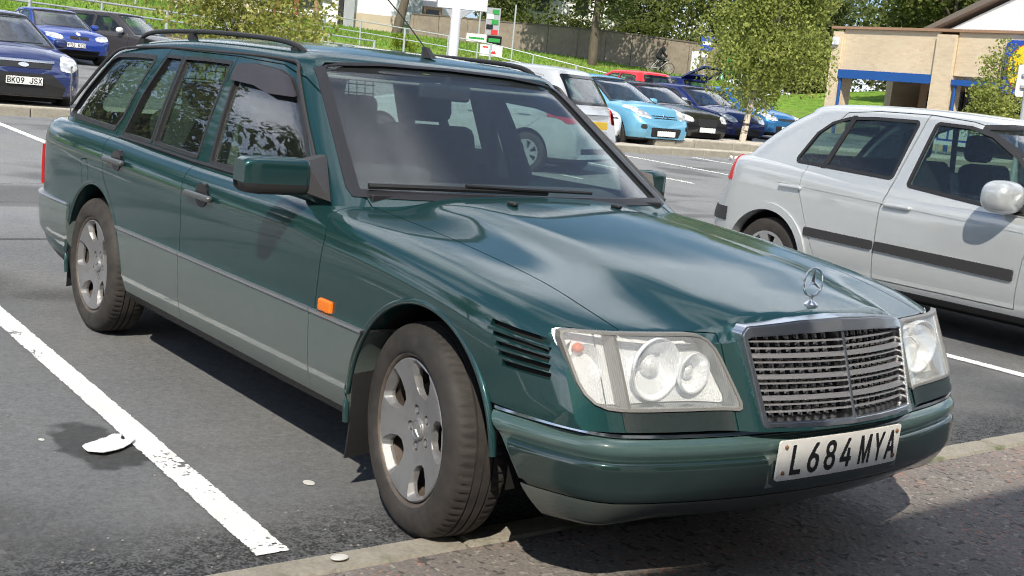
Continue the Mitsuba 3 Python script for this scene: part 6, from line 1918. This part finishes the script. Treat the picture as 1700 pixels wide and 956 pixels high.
def build_signs():
    # tall totem sign on a white post
    K = thing('totem_sign', 'large white sign board on a thick white post behind the estate car', 'sign')
    f = frame_at((-25.25, 16.3, float(gz(-25))), (.62, .785))
    P = lambda s: K + '__' + s
    me = trimesh.creation.cylinder(.135, 2.7, 28); me.apply_translation([0, 0, 1.30]); add(P('post'), f(me), 'm_pole_white', 40)
    add(P('bracket'), f(tm(Manifold.hull_points(np.array([(-.30, -.06, 2.62), (.42, -.06, 2.62), (-.30, .06, 2.62), (.42, .06, 2.62), (-.14, -.06, 2.40), (.14, -.06, 2.40), (-.14, .06, 2.40), (.14, .06, 2.40)])))), 'm_panel_grey')
    add(P('board'), f(cbox(-.52, .82, -.09, .09, 2.64, 4.3, .01)), 'm_white_paint')
    add(P('side_board'), f(cbox(-1.2, -.56, -.06, .06, 2.78, 4.2, .01)), 'm_white_paint')
    # cluster of small notices on a frame beside the railing
    K = thing('notice_sign', 'frame of small coloured notices in front of the concrete wall', 'sign')
    f = frame_at((-46.2, 32.3, 1.9), (.61, .79))
    P = lambda s: K + '__' + s
    for x in (-.35, 1.32):
        add(P('post'), f(tube([(x, .05, -.6), (x, .05, 3.2)], .04, 8)), 'm_galv', True)
    w = add(P('notice'), f(cbox(-.92, .04, -.04, .0, 1.28, 1.66)), 'm_white_paint'); add(w + '__print', f(cbox(-.80, -.06, -.05, -.042, 1.40, 1.50)), 'm_sign_green')
    w = add(P('notice'), f(cbox(.08, .78, -.04, .0, 1.22, 1.64)), 'm_black_gloss'); add(w + '__print', f(cbox(.15, .70, -.05, -.042, 1.34, 1.52)), 'm_sign_green')
    w = add(P('notice'), f(cbox(-.22, .86, -.04, .0, .66, 1.20)), 'm_white_paint'); add(w + '__print', f(cbox(-.10, .16, -.05, -.042, 1.04, 1.12)), 'm_sign_red'); add(w + '__print', f(tm(Manifold.hull_points(np.array([(x, y_, z) for y_ in (-.05, -.042) for x, z in ((.28, .78), (.58, .78), (.50, .92), (.40, .92))])))), 'm_sign_red')
    add(P('backing_board'), f(cbox(-.06, .62, .002, .03, 1.68, 2.95)), 'm_panel_grey')
    for i, m_ in enumerate(('m_sign_red', 'm_black_gloss', 'm_sign_green', 'm_white_paint', 'm_sign_green')):
        add(P('small_notice'), f(cbox(-.02 + .25 * (i % 2 == 0), .30 + .25 * (i % 2 == 0), -.04, .0, 1.70 + .24 * i, 1.92 + .24 * i)), m_)
    # blue sign above the path
    K = thing('blue_sign', 'blue and white direction sign half hidden by the birch crown', 'sign')
    f = frame_at((-35.4, 36.3, 1.0), (.75, .66))
    add(K + '__post', f(tube([(0, .04, -.3), (0, .04, 3.3)], .04, 8)), 'm_galv', True)
    add(K + '__board', f(cbox(-.25, .28, -.03, .02, 2.55, 3.15, .01)), 'm_sign_blue')
    add(K + '__print', f(cbox(-.16, .18, -.04, -.032, 2.80, 2.95)), 'm_white_paint')
    add(K + '__lower_board', f(cbox(-.18, .10, -.03, .02, 2.28, 2.50)), 'm_white_paint')
    # back of a parking sign at the right edge
    K = thing('parking_sign', 'back of a white sign on a grey post at the right edge', 'sign')
    f = frame_at((-7.40, 14.42, float(gz(-7.4))), (.49, .87))
    add(K + '__post', f(tube([(.10, 0, -.2), (.10, 0, 2.25)], .038, 12)), 'm_galv', True)
    add(K + '__board', f(tm(prism_y(rnd(sbox(-.055, 1.80, .42, 2.27), .04), .042, .055))), 'm_white_paint')
    add(K + '__bracket', f(cbox(.0, .30, -.005, .041, 1.93, 1.97)), 'm_panel_grey'); add(K + '__bracket', f(cbox(.0, .30, -.005, .041, 2.10, 2.14)), 'm_panel_grey')
    # shop that stands behind the camera and shades the pavement
    K = thing('shop_behind', 'long low shop front with a flat roof facing the parked cars from behind the camera', 'shop')
    add(K + '__wall', cbox(4.62, 4.9, -40, 60, 0, 4.45), 'm_shop_wall')
    add(K + '__roof', cbox(4.26, 14, -40, 60, 4.46, 4.66), 'm_roof')
    for i in range(16):
        yy = -30 + i * 5
        w = add(K + '__window', cbox(4.54, 4.61, yy, yy + 3.4, .5, 2.9), 'm_panel_grey')
        add(w + '__pane', cbox(4.50, 4.535, yy + .1, yy + 3.3, .6, 2.8), 'm_dark_window')


def cyclist():
    o = np.array([-51.0, 48.55, float(bank_z(-51.0, 48.55)) + .02])
    ex = np.array([.62, .785, 0]); up = np.array([0, 0, 1.0]); sd = np.cross(up, ex)
    W_ = lambda a, b, c=0: o + ex * a + up * b + sd * c
    K = thing('bicycle', 'bicycle under the dark rider on the path by the wall', 'bicycle')
    g = np.linspace(0, 2 * np.pi, 33)[:-1]
    for x in (-.52, .52):
        wk = add(K + '__wheel', tube(np.array([W_(x + .33 * math.cos(a), .34 + .33 * math.sin(a)) for a in g]), .022, 6, True), 'm_rubber', True)
        add(wk + '__spoke', cat([tube([W_(x, .34), W_(x + .32 * math.cos(a), .34 + .32 * math.sin(a))], .005, 4) for a in np.linspace(0, 6.28, 13)[:-1]]), 'm_galv')
        labels[wk + '__spoke'] = {'kind': 'stuff'}
    add(K + '__frame', cat([tube([W_(*a), W_(*b)], .02, 6) for a, b in (((-.52, .34), (-.16, .82)), ((-.52, .34), (-.05, .32)), ((-.05, .32), (-.18, .90)), ((-.16, .78), (.36, .80)), ((-.05, .32), (.38, .72)), ((.34, .95), (.52, .34)))]), 'm_galv', True)
    add(K + '__handlebar', tube([W_(.34, .98, -.26), W_(.36, 1.0, 0), W_(.34, .98, .26)], .016, 6), 'm_galv', True)
    add(K + '__saddle', rbox(.24, .14, .06, .025, (0, 0, 0)).apply_transform(np.block([[np.stack([ex, sd, up], 1), W_(-.2, .93)[:, None]], [np.zeros((1, 3)), np.ones((1, 1))]])), 'm_rubber', True)
    for s in (-1, 1):
        add(K + '__pedal', tube([W_(-.05 + .10 * s, .32 - .13 * s, .16 * s), W_(-.05 + .10 * s, .32 - .13 * s, .06 * s)], .03, 6), 'm_rubber', True)
    R = thing('person', 'person in black riding the bicycle along the concrete wall', 'person')
    J = dict(hip=((-.17, .99, 0), .15), waist=((-.10, 1.16, 0), .135), chest=((.02, 1.38, 0), .16), neck=((.09, 1.55, 0), .06))

    def bone(a, ra, b, rb):
        s1 = Manifold.sphere(ra, 16).translate(W_(*a).tolist()); s2 = Manifold.sphere(rb, 16).translate(W_(*b).tolist())
        return Manifold.batch_hull([s1, s2])
    m_ = bone(*J['hip'], *J['waist']) + bone(*J['waist'], *J['chest']) + bone(*J['chest'], *J['neck'])
    for s in (-1, 1):
        m_ = m_ + bone(J['chest'][0], .11, (.05, 1.44, .19 * s), .062) + bone((.05, 1.44, .19 * s), .062, (.16, 1.18, .25 * s), .048) + bone((.16, 1.18, .25 * s), .048, (.33, 1.02, .24 * s), .036)
        ped = (-.05 + .10 * s, .34 - .13 * s, .13 * s)
        kn = (.22 + .05 * s, .80 - .06 * s, .12 * s)
        m_ = m_ + bone((-.16, .98, .09 * s), .105, kn, .066) + bone(kn, .066, (ped[0] - .03, ped[1] + .10, .12 * s), .045) + bone((ped[0] - .05, ped[1] + .05, .12 * s), .042, (ped[0] + .14, ped[1] + .02, .12 * s), .034)
    me = tm(m_.refine_to_length(.04)); trimesh.smoothing.filter_taubin(me, iterations=6)
    scene[R] = mikit.ply(me, 'm_clothes', True)
    hd = trimesh.creation.icosphere(3, .105); hd.apply_scale([1, .85, 1.2]); hd.apply_translation(W_(.13, 1.70))
    add(R + '__head', hd, 'm_skin', True)
    hr = trimesh.creation.icosphere(3, .112); hr.apply_scale([1, .87, 1.05]); hr.apply_translation(W_(.11, 1.735)); add(R + '__hair', hr, 'm_hair', True)


ORD = ['leftmost', 'second from the left', 'third from the left', 'fourth from the left', 'fifth from the left', 'rightmost']


def trees():
    y0, y1 = (.17, .22, .05), (.46, .50, .15)
    d0, d1 = (.075, .10, .035), (.20, .24, .085)
    # birches on the island
    tree('birch_tree', 'young birch with a pale leaning trunk on the island, right of the light blue hatchback', (-18.2, 20.35, .36), 5.3, 1.75, 32000, .085, y0, y1, 'm_birch_bark', lean=(.35, .95), crown_base=.24, r0=.095, m='m_leaf', seed=5, droop=.9, nclump=26)
    tree('birch_tree', 'birch with yellowish foliage hanging over the roof rails of the estate', (-17.0, 6.15, .3), 5.0, 1.75, 17000, .085, (.20, .23, .05), (.50, .50, .16), 'm_birch_bark', lean=(.2, .1), crown_base=.22, r0=.08, m='m_leaf', seed=11, droop=.8, nclump=26)
    tree('small_tree', 'small tree with yellow-green leaves by the shop at the right edge', (-18.0, 31.0, .4), 3.4, 1.25, 6000, .10, y0, y1, 'm_bark', crown_base=.35, r0=.05, seed=21, droop=.5)
    # trees by and beyond the wall
    G = 'trees beyond the concrete wall'
    tree('plane_tree', 'large tree with a forked pale trunk standing in front of the wall', (-52.9, 44.9, 3.1), 10.5, 4.6, 15000, .26, d0, d1, 'm_bark', crown_base=.34, r0=.30, seed=31)
    tree('bare_trunk_tree', 'dark leaning trunk in front of the clinic building', (-64.8, 38.6, 3.7), 11, 3.6, 7000, .26, d0, d1, 'm_bark', lean=(.6, 1.0), crown_base=.55, r0=.34, seed=32)
    tree('willow_tree', 'pale hanging willow foliage over the wall above the cyclist', (-54.5, 58.0, 3.2), 11.0, 5.2, 20000, .24, (.10, .135, .03), (.25, .28, .085), 'm_bark', crown_base=.16, r0=.28, seed=33, droop=.7, nclump=24)
    spots = [(-70, 52, 11, 5.0, 34), (-64, 60, 12, 5.4, 35), (-57, 66, 12, 5.5, 36), (-46, 66, 13, 5.8, 38), (-47, 58, 9, 4.6, 37), (-38, 62, 12, 5.4, 39), (-30, 62, 13, 5.6, 40), (-22, 64, 13, 5.8, 41), (-34, 52, 9, 4.2, 42), (-14, 66, 13, 5.6, 43), (-26, 56, 11, 4.8, 44), (-80, 48, 12, 5.0, 45)]
    az = lambda q: -math.atan2(q[1] + 2.75, q[0] - 2.88)
    spots.sort(key=az)
    cnt = [0, 0]
    for i, (x, y, h, r, sd) in enumerate(spots):
        side_ = int(x > -42); cnt[side_] += 1
        z = float(bank_z(x, y)) if x < -45 else 1.5
        tree('dense_tree', 'dense green tree on the skyline behind the ' + ('concrete wall, ', 'brick shop, ')[side_] + ORD[cnt[side_] - 1] + ' of six', (x, y, z), h, r, 11000, .30, d0 if i % 3 else (.06, .085, .022), d1 if i % 3 else (.20, .23, .07), 'm_bark', (G, 'trees behind the brick shop')[int(x > -42)], crown_base=.14, r0=.28, seed=sd, nclump=18)
    for i, (x, y, h, r) in enumerate(((-31, -9.5, 11, 4.6), (-27.5, -16, 12, 5.0), (-23, -22.5, 12, 5.0), (-16.5, -28, 12, 5.0), (-36, -20, 13, 5.5), (-9, -31, 12, 5.0))):
        tree('roadside_tree', 'leafy trees along the left side of the car park, outside the picture', (x, y, .4), h, r, 9000, .30, d0, d1, 'm_bark', 'trees along the left side of the car park', crown_base=.12, r0=.28, seed=100 + i, nclump=18)
    for i, (x, y, z, r) in enumerate(((-65.5, 47.5, 5.0, (2.0, 2.0, 1.1)), (-61.5, 50.5, 4.9, (2.2, 2.2, 1.5)), (-58.2, 52.6, 4.8, (2.4, 2.4, 1.4)), (-55.0, 54.4, 4.6, (2.2, 2.2, 1.6)), (-51.5, 55.6, 4.4, (2.2, 2.2, 1.5)))):
        bush('rounded shrub just behind the concrete wall, ' + ORD[i if i < 4 else 5] + ' of five', (x, y, z), r, 3500, .20, (.06, .085, .02), (.15, .18, .05), 60 + i, 'shrubs behind the concrete wall')
    for i, (x, y) in enumerate(((-43.0, 21.0), (-45.8, 27.5))):
        bush(('yellow-green weed clump by the upper railing, left one', 'yellow-green weed clump by the upper railing, right one')[i], (x, y, float(bank_z(x, y)) + .3), (.8, .8, .5), 700, .12, (.14, .20, .02), (.30, .36, .05), 80 + i)
build_ground()
build_background()
build_estate()
other_cars()
